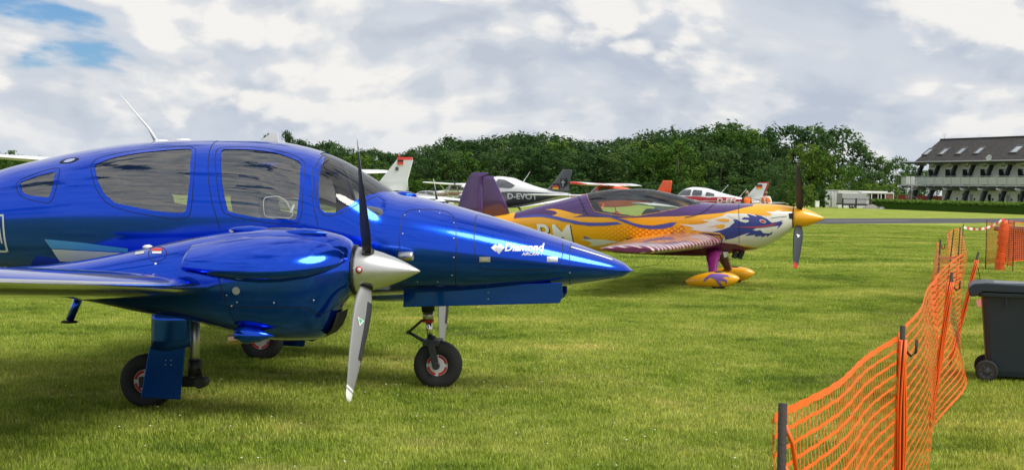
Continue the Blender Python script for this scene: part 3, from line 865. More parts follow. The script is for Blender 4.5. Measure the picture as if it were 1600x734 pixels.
def tile_mat():
    mt = bpy.data.materials.new('roof_tiles'); mt.use_nodes = True; nt = mt.node_tree; N = nt.nodes.new; L = nt.links.new; b = nt.nodes['Principled BSDF']
    tc = N('ShaderNodeTexCoord'); br = N('ShaderNodeTexBrick'); br.inputs['Scale'].default_value = 1.0
    br.inputs['Brick Width'].default_value = .34; br.inputs['Row Height'].default_value = .36; br.inputs['Mortar Size'].default_value = .035
    br.inputs['Color1'].default_value = (.055, .043, .038, 1); br.inputs['Color2'].default_value = (.095, .073, .063, 1); br.inputs['Mortar'].default_value = (.028, .022, .02, 1)
    L(tc.outputs['UV'], br.inputs['Vector']); 
    n = N('ShaderNodeTexNoise'); n.inputs['Scale'].default_value = .5; n.inputs['Detail'].default_value = 6; L(tc.outputs['Object'], n.inputs['Vector'])
    mx = N('ShaderNodeMix'); mx.data_type = 'RGBA'; mx.blend_type = 'MULTIPLY'; mx.inputs[0].default_value = .6; L(br.outputs[0], mx.inputs[6]); L(n.outputs['Color'], mx.inputs[7])
    hs = N('ShaderNodeHueSaturation'); hs.inputs['Value'].default_value = 1.0; hs.inputs['Saturation'].default_value = .4; L(mx.outputs[2], hs.inputs['Color'])
    L(hs.outputs[0], b.inputs['Base Color']); b.inputs['Roughness'].default_value = .75
    bp = N('ShaderNodeBump'); bp.inputs['Strength'].default_value = .8; bp.inputs['Distance'].default_value = .05; L(br.outputs['Fac'], bp.inputs['Height']); bp.invert = True; L(bp.outputs[0], b.inputs['Normal'])
    return mt
M_TILE = tile_mat()
HL, BAY = 34.0, 3.62
ZE, ZR, ZF, VR = 7.2, 10.6, 3.65, 4.6     # eave, ridge, balcony floor, ridge set back
WV = 1.75                                 # wall line behind the eave
part = lambda name, m_, mt, par=house, **k: m_.build(name, mt, par, **k)
m_ = MB(); m_.box((3.6, WV, 0), (HL, WV + 6.5, ZF - .5)); part('ground_floor_wall', m_, M_WALL)
m_ = MB(); m_.box((.6, WV, ZF - .3), (HL, WV + 6.5, ZE - .35)); part('upper_wall', m_, M_WALL)
# roof: two tiled slopes with thickness
def slope(name, y0, z0, y1, z1, par):
    vs = [(-.2, y0, z0), (HL, y0, z0), (HL, y1, z1), (-.2, y1, z1)]
    me = mesh_of(name, vs + [(x, y, z - .18) for x, y, z in vs], [(0,1,2,3),(7,6,5,4),(0,4,5,1),(1,5,6,2),(2,6,7,3),(3,7,4,0)], M_TILE)
    uv = me.uv_layers.new(name='UVMap'); ln = math.hypot(y1-y0, z1-z0)
    for p in me.polygons:
        for li in p.loop_indices:
            v = me.vertices[me.loops[li].vertex_index].co; uv.data[li].uv = (v.x, abs(v.y - y0) / max(abs(y1-y0), 1e-4) * ln)
    return link(name, me, par)
roof = slope('roof', -.35, ZE - .05, VR, ZR, house); slope('rear_roof', 2*VR+.35, ZE - .05, VR + .002, ZR, house)
m_ = MB(); m_.tube([(-.25, VR, ZR + .02), (HL, VR, ZR + .02)], .14, 8); part('ridge_cap', m_, M_TILE, roof)
m_ = MB(); m_.prism([(-.2, ZE - .25), (VR, ZR - .22), (2*VR, ZE - .25)], 'x', -.1, .0); part('gable', m_, M_BEAM)
m_ = MB(); m_.box((-2.4, -.75, ZE - .38), (HL, 1.4, ZE - .08)); part('eave_deck', m_, M_BEAM)
m_ = MB(); m_.tube([(-2.4, -.84, ZE - .12), (HL, -.84, ZE - .12)], .08, 8); part('gutter', m_, M_CONC)
# balcony
m_ = MB(); m_.box((-2.6, -.7, ZF - .42), (HL, WV, ZF)); part('balcony_slab', m_, M_BEAM)
m_ = MB(); m_.box((-2.65, -.78, ZF - .12), (HL, -.702, ZF + .03)); part('balcony_edge', m_, M_STEEL)
NB = int(HL / (BAY/2))
for k in range(-1, NB - 1):
    x0 = -.75 + k * BAY/2; 
    m_ = MB(); m_.box((x0 + .04, -.74, ZF + .1), (x0 + BAY/2 - .04, -.72, ZF + 1.15)); part('glass_panel', m_, M_GLASSB)
    m_ = MB(); m_.box((x0 - .03, -.79, ZF - .3), (x0 + .03, -.7, ZF + 1.25)); part('rail_post', m_, M_STEEL)
m_ = MB(); m_.tube([(-2.6, -.75, ZF + 1.27), (HL, -.75, ZF + 1.27)], .04, 6); part('handrail', m_, M_STEEL)
m_ = MB(); m_.box((-2.6, -.7, ZF + .1), (-2.58, 1.6, ZF + 1.15)); part('glass_panel', m_, M_GLASSB)
# slanted beams, concrete heads, windows and doors bay by bay
for k in range(0, 10):
    u = -.1 + k * BAY
    m_ = MB(); m_.bar((u, -1.3, 0), (u, .25, ZF - .42), .42, .55, up=(0, 1, 0)); part('lower_beam', m_, M_BEAM)
    m_ = MB(); m_.bar((u, -.35, ZF + .02), (u, 1.2, ZE - .38), .40, .50, up=(0, 1, 0)); part('upper_beam', m_, M_BEAM)
    m_ = MB(); m_.box((u - .25, -.95, ZF - .75), (u + .25, 1.7, ZF - .425)); part('beam_head', m_, M_CONC)
    m_ = MB(); m_.box((u - .25, -.2, ZE - .62), (u + .25, 1.7, ZE - .383)); part('beam_head', m_, M_CONC)
    def opening(x0, x1, z0, z1, kind, nm='window', div=1):
        f = MB(); t = .09; y = WV - .03
        f.box((x0, y - .06, z0), (x0 + t, y + .028, z1)); f.box((x1 - t, y - .06, z0), (x1, y + .028, z1))
        f.box((x0 + t, y - .06, z1 - t), (x1 - t, y + .028, z1)); f.box((x0 + t, y - .06, z0), (x1 - t, y + .028, z0 + t))
        for j in range(1, div):
            xm = x0 + (x1 - x0) * j / div; f.box((xm - .05, y - .057, z0 + t), (xm + .05, y + .025, z1 - t))
        w = part(nm, f, M_FRAME)
        for j in range(div):
            a = x0 + t/2 + (x1 - x0 - t) * j / div; b_ = x0 + t/2 + (x1 - x0 - t) * (j + 1) / div
            p = MB(); p.box((a + .03, y - .02, z0 + .04), (b_ - .03, y + .02, z1 - .04)); part('pane', p, M_CURT if kind[j % len(kind)] == 'c' else M_PANE, w)
    if k < 9:
        opening(u + .65, u + 3.1, ZF + .05, ZF + 2.45, ('dc', 'dd', 'dc', 'dd', 'dc', 'dd', 'dc', 'dd', 'dc')[k], 'balcony_window', 2)
        m_ = MB(); m_.box((u + 1.3, WV - .12, ZF + 2.75), (u + 1.9, WV - .002, ZF + 2.87)); part('wall_lamp', m_, M_BEAM)
        if k >= 1:
            opening(u + .75, u + 2.1, .05, 2.6, ('c', 'd', 'c', 'd', 'd', 'd', 'd', 'c')[k-1], 'ground_window', 1)
            if k >= 2: opening(u + 2.25, u + 3.1, .05, 2.5, 'd' if k % 2 else 'c', 'door', 1)
            m_ = MB(); m_.box((u + 3.25, WV - .14, 1.55), (u + 3.42, WV - .002, 1.85)); part('wall_lamp', m_, M_BEAM)
# skylights
M_SKYF = mat('skylight_frame', (.09, .085, .085), .5)
M_SKYG = mat('skylight_glass', (.28, .33, .38), .06, coat=.6, var=.3, vscale=.8, spec=1.0)
sl_d = Vector((0, VR + .35, ZR - ZE + .05)).normalized(); sl_n = Vector((0, -sl_d.z, sl_d.y))
def u_at(px, v_, z_):
    best = None; u = 0.0
    while u < HL:
        P = HO + hd * u + Vector((-hd.y, hd.x, 0)) * v_ + Vector((0, 0, z_)); v = P - CP
        x_ = 800 + F_PX * v.dot(CR) / v.dot(CF)
        if best is None or abs(x_ - px) < best[0]: best = (abs(x_ - px), u)
        u += .05
    return best[1]
for px, big in ((1452, 0), (1477, 0), (1504, 0), (1532, 0), (1590, 1)):
    u = u_at(px, VR*.42, ZE + (ZR - ZE)*.46); c = Vector((u, -.35, ZE - .05)) + sl_d * (2.6 + .1 * big)
    w, l = (.62, .95) if not big else (.78, 1.0)
    M = Matrix.Translation(c) @ Matrix(((1,0,0),(0,sl_d.y,sl_n.y),(0,sl_d.z,sl_n.z))).to_4x4()
    f = MB()
    for lo, hi in (((-w,-l,.0),(-w+.16,l,.16)), ((w-.16,-l,.0),(w,l,.16)), ((-w+.16,-l,.0),(w-.16,-l+.16,.16)), ((-w+.16,l-.2,.0),(w-.16,l,.16))): f.box(lo, hi, 0, M)
    s_ = part('skylight', f, M_SKYF, house); p = MB(); p.box((-w+.12,-l+.12,.02), (w-.12,l-.16,.09), 0, M); part('pane', p, M_SKYG, s_)
# satellite dish and aerial (fixed to the house)
P = house.matrix_world
ud = u_at(1546, -1.0, ZE + .3)
dish = empty('satellite_dish', (ud, -1.0, ZE + .25), 0, house)
dm_ = MB(); dm_.lathe([(0, .02), (.05, .25), (.14, .45), (.15, .46), (.16, .45), (.07, .25), (.03, .02)], Matrix.Rotation(R(-80), 4, 'Z') @ Matrix.Rotation(R(-15), 4, 'Y'), 20)
dm_.tube([(0, 0, 0), (.2, .4, -.5)], .04, 6); dm_.tube([(-.1, -.1, -.3), (-.4, -.35, .1)], .02, 5)
dm_.build('reflector', mat('dish_grey', (.5,.52,.54), .5), dish)
m_ = MB(); m_.tube([(.6, VR, ZR), (.6, VR, ZR + .9)], .025, 5)
for z, w in ((.85, .6), (.65, .45), (.5, .35)): m_.tube([(.6 - w, VR, ZR + z), (.6 + w, VR, ZR + z)], .018, 4)
part('roof_aerial', m_, M_STEEL)
# lamp arm at the balcony corner
m_ = MB(); m_.tube([(-2.6, -.75, ZF + 1.27), (-2.7, -.8, ZF + 1.5), (-3.6, -1.0, ZF + 1.55)], .04, 5); m_.box((-3.9, -1.1, ZF + 1.45), (-3.55, -.9, ZF + 1.75)); part('lamp_arm', m_, M_FRAME)
# spiral stair
st = empty('spiral_stair', (1.6, -2.2, 0), 0, house)
m_ = MB(); m_.tube([(0,0,0), (0,0,ZF + 1.2)], .07, 8); m_.build('centre_pole', M_STEEL, st)
for k in range(17):
    a = k * R(24); t_ = MB(); z = (k + 1) * ZF / 17.5
    t_.add([(.06*math.cos(a), .06*math.sin(a), z), (.95*math.cos(a), .95*math.sin(a), z), (.95*math.cos(a+R(27)), .95*math.sin(a+R(27)), z), (.06*math.cos(a+R(27)), .06*math.sin(a+R(27)), z),
            (.06*math.cos(a), .06*math.sin(a), z-.06), (.95*math.cos(a), .95*math.sin(a), z-.06), (.95*math.cos(a+R(27)), .95*math.sin(a+R(27)), z-.06), (.06*math.cos(a+R(27)), .06*math.sin(a+R(27)), z-.06)],
           [(0,1,2,3),(7,6,5,4),(0,4,5,1),(1,5,6,2),(2,6,7,3),(3,7,4,0)]); t_.build('tread', M_STEEL, st)
m_ = MB(); m_.tube([(.95*math.cos(k*R(12)), .95*math.sin(k*R(12)), .9 + k*ZF/35) for k in range(36)], .03, 5)
for k in range(0, 36, 2): m_.tube([(.95*math.cos(k*R(12)), .95*math.sin(k*R(12)), k*ZF/35), (.95*math.cos(k*R(12)), .95*math.sin(k*R(12)), .9 + k*ZF/35)], .018, 4)
m_.build('stair_rail', M_STEEL, st)
m_ = MB(); m_.box((1.1, -2.9, ZF + .0), (2.9, -.8, ZF + .08)); m_.build('landing', M_STEEL, st)
m_ = MB(); m_.box((2.2, -2.95, ZF + .09), (2.9, -2.9, ZF + 1.2)); m_.box((1.1, -2.95, ZF + .09), (1.9, -2.9, ZF + 1.2)); m_.build('landing_screen', M_FRAME, house)

# ---- hedge, red container, white container, shed, trailer, heaps
hedge(gp_at(1366, 214), gp_at(1640, 158), 1.2, 1.15, 1.5, 'long clipped hedge with bright top in front of the balcony house')
M_WHC = mat('worn_white_steel', (.66, .67, .66), .6, var=.08, vscale=1.2, dirt=((.25, .24, .22), 2.2, .62))
M_RED = mat('red_container_steel', (.30, .045, .03), .6, var=.15)
M_BRN = mat('brown_board', (.22, .10, .065), .8, var=.15)
M_GRY = mat('grey_tarpaulin', (.36, .37, .37), .75, var=.1, vscale=2)
M_BLK = mat('black_steel', (.025, .026, .028), .5, var=.2)
M_RUB = mat('rubber', (.018, .018, .019), .75, var=.25, vscale=12, bump=.15, bscale=60)
def corrugated(m_, x0, x1, y, z0, z1, pitch=.28, dep=.045, sgn=-1):
    n = int((x1 - x0) / (pitch/2)); V, F = [], []
    for i in range(n + 1):
        x = x0 + (x1 - x0) * i / n; yy = y + sgn * (dep if (i // 1) % 2 else 0)
        V += [(x, yy, z0), (x, yy, z1)]
    F = [(2*i, 2*i+2, 2*i+3, 2*i+1) for i in range(n)]
    m_.add(V, F)
CO = at(1310, 320, 219); cdir = (at(1406, 320, 224) - CO); cdir.z = 0; cang = math.atan2(cdir.y, cdir.x)
cont = empty('white_container', (CO.x, CO.y, 0), cang); tag(cont, 'weathered white steel container with its end doors towards the left', 'container')
m_ = MB(); m_.box((0, .06, .12), (9.4, 2.4, 2.58)); corrugated(m_, .05, 9.35, .06, .2, 2.5); m_.box((-.02, 0, .0), (9.42, 2.44, .12)); m_.box((-.02, 0, 2.5), (9.42, 2.44, 2.66)); m_.build('shell', M_WHC, cont)
for k, (ya, yb) in enumerate(((.12, 1.2), (1.24, 2.34))):
    dx = -2.05 if k == 0 else 0
    m_ = MB(); m_.box((-.09, ya, .16), (-.021, yb, 2.48)); 
    for q_ in (.3, .75): m_.tube([(-.12, ya + q_, .2), (-.12, ya + q_, 2.45)], .025, 5)
    m_.build('end_door', M_WHC, cont)
# the end seen in the photograph: the container's left half stands forward with a plain sheet front
blk = at(1288.5, 322, 216.5); blk2 = at(1309.5, 322, 216.0)
wl = empty('white_steel_cabin', (blk.x, blk.y, 0), math.atan2((blk2-blk).y, (blk2-blk).x)); tag(wl, 'pale flaking white steel cabin end left of the grey trailer', 'container')
wd_ = (blk2 - blk).length
m_ = MB(); m_.box((0, .03, .05), (wd_, 2.2, 2.62)); corrugated(m_, .05, wd_ - .05, .03, .1, 2.55, .42, .03); m_.build('shell', M_WHC, wl)
m_ = MB(); m_.box((-.05, -.04, 2.621), (wd_ + .05, 2.25, 2.70)); m_.build('roof_rim', M_WHC, wl)
m_ = MB(); m_.tube([(wd_*.46, -.03, .15), (wd_*.46, -.03, 2.5)], .03, 5); m_.tube([(wd_*.54, -.03, .15), (wd_*.54, -.03, 2.5)], .03, 5); m_.build('lock_rod', M_STEEL, wl)
sh = empty('open_shed', (CO.x, CO.y, 0), cang); tag(sh, 'low open fronted shed with dark bays and a brown board, right of the trailer', 'shed')
m_ = MB(); m_.box((9.45, 2.2, 0), (10.1, 2.4, 2.5)); m_.box((3.9, -.5, 2.3), (10.3, 2.5, 2.5)); m_.build('roof', M_WHC, sh)
m_ = MB(); m_.box((6.0, -.02, 0), (9.44, -.005, 2.2)); m_.build('bay_shade_sheet', M_DARKIN, sh)  # thin black sheet put in for the shade of the open bays
for x in (5.95, 7.2, 7.8, 8.6, 10.2): 
    m_ = MB(); m_.box((x, -.45, 0), (x + .1, -.35, 2.299)); m_.build('post', M_FRAME, sh)
m_ = MB(); m_.box((8.75, -.42, 0), (10.15, -.36, 2.15)); m_.build('board', M_BRN, sh)
tr_o = at(1314, 323, 212); tr_e = at(1354, 323, 213)
trl = empty('box_trailer', (tr_o.x, tr_o.y, 0), math.atan2((tr_e-tr_o).y, (tr_e-tr_o).x)); tag(trl, 'grey tarpaulin box trailer behind a black tube frame', 'trailer')
tl_ = (tr_e - tr_o).length
m_ = MB(); m_.box((.15, 0, .65), (tl_, 1.8, 2.25)); m_.build('tarpaulin_box', M_GRY, trl, bevel=.06)
m_ = MB(); m_.box((.1, -.08, .5), (tl_ + .1, 1.85, .649)); m_.build('chassis', M_BLK, trl)
for x in (tl_*.36, tl_*.46):
    w = empty('wheel', (x, -.12, .3), 0, trl)
    Mz = Matrix.Rotation(R(90), 4, 'Z')
    m_ = MB(); m_.lathe([(-.09,.16),(-.1,.26),(-.06,.3),(.06,.3),(.1,.26),(.09,.16)], Mz, 18, cap=False); m_.build('tyre', M_RUB, w)
    m_ = MB(); m_.lathe([(-.07,.02),(-.07,.16),(.07,.16),(.07,.02)], Mz, 14); m_.build('rim', M_FRAME, w)
fr_ = empty('tube_gate', (tr_o.x, tr_o.y, 0), trl.rotation_euler.z); tag(fr_, 'black steel tube frame standing in front of the grey trailer', 'gate')
for x in (-.2, tl_*.47, tl_ + .05):
    m_ = MB(); m_.box((x - .1, -1.0, 0), (x + .1, -.85, 1.5)); m_.build('post', M_BLK, fr_)
for z in (.45, .62, 1.35):
    m_ = MB(); m_.box((-.1, -.98, z - .05), (tl_, -.9, z + .05)); m_.build('rail', M_BLK, fr_)
for px, lab, rx, hz, mt in ((1362, 'small grey gravel heap beside the trailer', 1.6, .62, mat('gravel', (.24, .23, .21), .95, var=.4, vscale=14, bump=1, bscale=20)), (1384, 'low heap of white plastic sheeting in front of the hedge', 1.7, .42, mat('white_sheeting', (.7, .7, .7), .6, var=.15, vscale=2))):
    c = at(px, 322, 209); r_ = random.Random(px); m_ = MB(); rows = []
    V, F = [], []
    for i in range(6):
        for k in range(20):
            t = k / 20 * 6.283; q_ = 1 - i / 5
            V.append((math.cos(t)*rx*q_*r_.uniform(.9,1.1), math.sin(t)*rx*.6*q_*r_.uniform(.9,1.1), hz*(1-q_**1.6)*r_.uniform(.8,1.15) - (.03 if i == 0 else 0)))
    for i in range(5):
        for k in range(20): F.append((i*20+k, i*20+(k+1) % 20, (i+1)*20+(k+1) % 20, (i+1)*20+k))
    m_.add(V, F, 0, False); o = m_.build('heap', mt, None, (c.x, c.y, 0)); tag(o, lab, 'heap')
rc0 = at(1402, 320, 222); rc1 = at(1464, 320, 216)
rc = empty('red_container', (rc0.x, rc0.y, 0), math.atan2((rc1-rc0).y, (rc1-rc0).x)); tag(rc, 'dark red steel container under the balcony behind the spiral stair', 'container')
rl = (rc1 - rc0).length
m_ = MB(); m_.box((0, .06, .05), (rl, 2.3, 2.0)); corrugated(m_, .05, rl - .05, .06, .1, 1.95); m_.build('shell', M_RED, rc)
m_ = MB(); m_.box((-.04, .0, 2.001), (rl + .04, 2.36, 2.1)); m_.build('top_rim', M_RED, rc)
wb = at(1276.5, 322, 205)
o = MB(); o.box((-.28, -.28, .12), (.28, .28, .95)); o.box((-.31, -.31, .951), (.31, .31, 1.02)); o.box((-.2,-.2,0),(.2,.2,.12)); ob = o.build('white_barrel_box', M_FRAME, None, (wb.x, wb.y, 0), bevel=.05); tag(ob, 'small white box standing left of the container by the bush', 'box')

# ================================================================== the blue twin-engined aircraft
DA = Frame(-.56, 11.1, -6)
twin = empty('twin_engine_aircraft', DA.o, DA.a); tag(twin, 'glossy metallic blue twin engine aircraft with silver spinner in the foreground', 'aircraft')
BLUE = mat('blue_metallic_paint', (.0005, .068, .66), .15, metal=.85, coat=1.0, var=.03, vscale=3, coatr=.008)
BLUE.node_tree.nodes['Principled BSDF'].inputs['Coat IOR'].default_value = 1.32
SEAM = mat('panel_seam', (.003, .006, .03), .6)
SILV = mat('silver_paint', (.62, .62, .61), .32, metal=.85, var=.03)
CHROME = mat('polished_metal', (.72, .72, .71), .16, metal=1.0, var=.06, vscale=2)
WHT = mat('white_marking', (.80, .80, .80), .4, coat=.3)
LBL = mat('light_blue_marking', (.06, .33, .70), .35, coat=.5)
OFFW = mat('off_white_marking', (.66, .70, .68), .4, coat=.4)
BLACK = mat('black_rubber_part', (.012, .012, .013), .55, var=.2)
DKIN = mat('opening_shade', (.004, .004, .005), .8)  # near-black colour stands in for the shade inside vents, intakes and wells
ALU = mat('brushed_aluminium', (.52, .52, .50), .35, metal=.9, var=.12, vscale=9)
TAN = mat('exhaust_steel', (.42, .30, .18), .35, metal=.9, var=.25, vscale=10)
REDM = mat('red_marking', (.55, .02, .015), .45)
GREYM = mat('grey_label', (.45, .46, .46), .5)
GLASS = glass('tinted_cabin_glass', (.86, .88, .89), .0, 2.9)
WSCR = glass('windscreen_glass', (.86, .88, .89), .0, 1.8)
LINE = mat('cabin_lining', (.58, .57, .54), .85)
SEATM = mat('seat_leather', (.30, .29, .27), .6, var=.1)
SEATB = mat('seat_fabric_grey', (.10, .11, .14), .8)

top = [(-7.3,1.27),(-6.4,1.29),(-5,1.38),(-4.2,1.50),(-3.602,1.637),(-3.387,1.697),(-3.172,1.747),(-2.959,1.795),(-2.746,1.836),(-2.535,1.868),(-2.271,1.894),(-2.008,1.908),(-1.799,1.914),(-1.487,1.914),(-1.28,1.903),(-1.073,1.868),(-.918,1.824),(-.763,1.761),(-.608,1.674),(-.453,1.58),(-.36,1.527),(-.147,1.49),(.056,1.446),(.309,1.381),(.561,1.311),(.812,1.237),(1.062,1.158),(1.262,1.089),(1.386,1.040),(1.461,1.001),(1.49,.978),(1.502,.957)]
bot = [(-7.3,1.12),(-6.4,1.07),(-5,.98),(-4.2,.90),(-3.6,.83),(-3.0,.76),(-2.4,.705),(-1.8,.69),(-1.0,.695),(-.439,.722),(-.185,.738),(.068,.75),(.32,.767),(.571,.788),(.821,.81),(1.019,.83),(1.217,.86),(1.365,.883),(1.463,.92),(1.49,.938),(1.502,.955)]
wid = [(-7.3,.07),(-6.4,.10),(-5,.20),(-4.2,.32),(-3.6,.43),(-3.17,.52),(-2.75,.60),(-2.3,.648),(-1.8,.668),(-1.3,.668),(-.9,.655),(-.6,.632),(-.35,.605),(-.15,.575),(.06,.535),(.31,.482),(.56,.428),(.81,.367),(1.06,.295),(1.26,.218),(1.386,.152),(1.461,.088),(1.49,.045),(1.502,.004)]
FUS = Loft(top, bot, wid, nu=[(-7.3,2.0),(-3.5,2.15),(-1.8,2.3),(-.4,2.15),(1.5,2.0)], nl=[(-7.3,2.0),(-3,2.5),(0,2.6),(1.5,2.0)])
fpx = lambda pts: FUS.px(DA, pts)
mir = lambda lp: [(a, -b) for a, b in lp]
w_rear = chaikin(soften(fpx([(147,258),(175,247),(210,240),(260,234.5),(301,232),(297,283),(291,334),(240,329.5),(180,318),(161,301),(152,281)]), .18), 1)
w_aft = chaikin(soften(fpx([(31,285),(58,275),(87,268),(83,288),(77,309),(43,305),(34,299)]), .15), 1)
w_door = chaikin(soften(fpx([(346,233),(385,233.5),(410,235.5),(438,241),(471,253.5),(468,300),(463.5,343.5),(430,342.5),(400,340),(355,331),(348.5,300)]), .15), 1)
ws_side = fpx([(508,246),(502,262),(498,285),(498,310),(501,327),(508,332),(523,332.5),(545,322),(568,307),(584,303)])
ws_side = ws_side + [(-.41, -.34), (-.375, -.16)]
x_top = ws_side[0][0]
wscr = [(x_top - .06, 0.0), (x_top - .05, -.25)] + ws_side + [(-.37, 0.0)]
wscr = wscr + [(a, -b) for a, b in wscr[-2:0:-1]]
loops = [w_rear, w_aft, w_door, mir(w_rear), mir(w_aft), mir(w_door), wscr]
V, Nn, reg = cut_skin(FUS, -7.3, 1.5, 150, 56, loops)
fus = sub_mesh('fuselage', V, Nn, reg[None], BLUE, twin)
sub_mesh('cabin_lining', V, Nn, reg[None], LINE, twin, off=-.03, flip=True, keep=lambda p: -3.6 < p.x < -.35)
for i, nm in ((0, 'rear_window'), (1, 'aft_window'), (2, 'door_window'), (3, 'rear_window'), (4, 'aft_window'), (5, 'door_window'), (6, 'windscreen')):
    o = sub_mesh(nm, V, Nn, reg[i], WSCR if i == 6 else GLASS, twin, off=-.004)
# nose cap closing the very tip
m_ = MB(); m_.lathe([(1.495, .012), (1.503, .006), (1.504, .0001)], Matrix.Translation((0, 0, .956)), 12); m_.build('nose_tip', BLUE, twin)
# seams
def seam(pts, closed=False, w=.0055, loft=None, name='panel_seam', par=None, both=True, smooth=1):
    lf = loft or FUS; q = lf.px(DA, pts)
    q = chaikin(q, smooth, closed) if smooth else q
    ribbon(lf, name, q, w, .0012, SEAM, par or twin, closed)
    if both and lf is FUS: ribbon(lf, name, mir(q), w, .0012, SEAM, twin, closed)
seam([(341,219.5),(330,228),(326,245),(325,275),(328,300),(333,325),(344,358)])
seam([(506,242),(499,249),(497,256),(490,263),(487.5,275),(488,300),(490,325),(497,353)])
seam([(141,258),(150,248),(175,241),(220,234),(275,229.5),(306,229),(306,250),(302,300),(298,334),(292,342.5),(255,341),(200,331),(168,320),(152,300),(145,280)], True)
seam([(24,284),(60,269),(92,261),(94,268),(87,300),(80,315),(72,318),(36,310),(27,300)], True)
seam([(336,240),(342,230),(385,229),(430,233.5),(478,250),(476,270),(473,325),(469,345),(458,352),(400,347),(352,337),(344,320),(338,275)], True)
seam([(514,249),(500,262),(494,290),(495,318),(501,334),(515,339),(540,331),(572,314),(590,306)])
seam([(627,445),(627,345),(632,331),(645,327),(690,328),(706,334),(713,346),(714,395),(712,447)])
seam([(640,447),(700,449)])
seam([(745,336),(742,345),(742,400),(745,413),(755,421),(800,422),(862,421),(873,416),(879,405),(879,379)], smooth=1)
seam([(746,335.5),(790,346),(840,361),(878,374)], smooth=0)
seam([(893,380),(890,395),(889.5,425),(891,445)])
# rivets and quick-release screws
def dots(loft, pts, r=.006, mt=None, par=None, name='screw'):
    for (x, th) in loft.px(DA, pts):
        p = loft.S(x, th); n = loft.N(x, th); m_ = MB()
        m_.lathe([(-.001, r), (.0025, r*.9), (.004, r*.4), (.0042, .0001)], Matrix.Translation(p) @ n.to_track_quat('X', 'Z').to_matrix().to_4x4(), 10); m_.build(name, mt or ALU, par or twin)
dots(FUS, [(632,336),(629,365),(629,402),(655,330),(687,333),(709,348),(709,372),(709,402),(706,430),(652,440),(684,440),(891,403),(890,426)])
# nose baggage door latches, letters, pinstripes
def quad_px(loft, pts, name, mt, off, par=twin, step=.03): return patch(loft, name, loft.px(DA, pts), off, mt, par, step)
for x0 in (749, 854.5):
    l_ = quad_px(FUS, [(x0,401),(x0+17,401),(x0+17,409),(x0,409)], 'latch', ALU, .004)
    quad_px(FUS, [(x0+4,402.5),(x0+14,402.5),(x0+14,407.5),(x0+4,407.5)], 'latch_plate', SILV, .006)
def px_text(body, p0, p1, hgt, name, bold=.0, shear=.0, mt=WHT):
    a, b_ = FUS.px(DA, [p0, p1]); A, B = FUS.P(*a), FUS.P(*b_)
    text_on(FUS, name, body, A.x, A.z, B.x - A.x, hgt, mt, twin, off=.0025, bold=bold, shear=shear, slope=(B.z - A.z) / (B.x - A.x))
px_text('Diamond', (788.5,392.5), (849.5,392.5), .058, 'name_lettering', .028, .12)
px_text('AIRCRAFT', (815,399), (848.5,399), .024, 'aircraft_lettering', .012, .2)
quad_px(FUS, [(767,387),(774,381.5),(780.5,387.5),(774,393)], 'logo_diamond', WHT, .0025, step=.02)
quad_px(FUS, [(772,389),(781,381),(789,386.5),(779.5,397)], 'logo_diamond', mat('silver_marking', (.55,.57,.6), .3, metal=.4), .0035, step=.02)
quad_px(FUS, [(892,385),(925,394.5),(957,405),(956,406.4),(924,396.2),(892,386.6)], 'pinstripe', WHT, .0025)
quad_px(FUS, [(892,442.6),(925,438.8),(958,433.6),(958,434.8),(925,440.2),(892,444)], 'pinstripe', WHT, .0025)
# tail stripe and the end of the registration
quad_px(FUS, [(69.5,373.5),(130,379),(200,388),(200,394),(150,391.5),(80,388)], 'stripe', LBL, .002)
quad_px(FUS, [(81,389),(150,392.5),(196,395),(196,404),(120,409),(94,408)], 'stripe', OFFW, .002)
for q in ([(-14,335),(6,335),(6,338),(-14,338)], [(3.5,338.2),(6,338.2),(13.5,393),(10.5,393)], [(-2,391),(10.4,391),(10.6,394),(-2,394)], [(-4,338.2),(-1.5,338.2),(4.5,380),(2,380)]):
    quad_px(FUS, q, 'registration_outline', OFFW, .002)
# fittings on top and sides
def fit(name, m_, mt, par=twin, **k): return m_.build(name, mt, par, **k)
zt = FUS.top
m_ = MB(); m_.tube([(-2.298, 0, zt(-2.298) - .005), (-2.36, 0, 1.99), (-2.46, 0, 2.10), (-2.613, 0, 2.272)], [.018, .010, .006, .0035], 8); fit('whip_antenna', m_, WHT)
m_ = MB(); m_.lathe([(-.07,.0001),(-.05,.02),(0,.03),(.05,.024),(.08,.0001)], Matrix.Translation((-2.26, 0, zt(-2.26)-.004)) @ Matrix.Scale(.6, 4, (0,0,1)), 12); fit('antenna_base', m_, WHT)
m_ = MB(); m_.lathe([(-.07,.0001),(-.05,.02),(0,.03),(.05,.024),(.07,.0001)], Matrix.Translation((-2.08, 0, zt(-2.08))) @ Matrix.Scale(.5, 4, (0,0,1)), 12); fit('dome_antenna', m_, WHT)
m_ = MB(); m_.prism([(-1.46, zt(-1.46)-.005), (-1.30, zt(-1.30)-.005), (-1.315, 1.972), (-1.36, 1.974)], 'y', -.006, .006); fit('blade_antenna', m_, WHT)
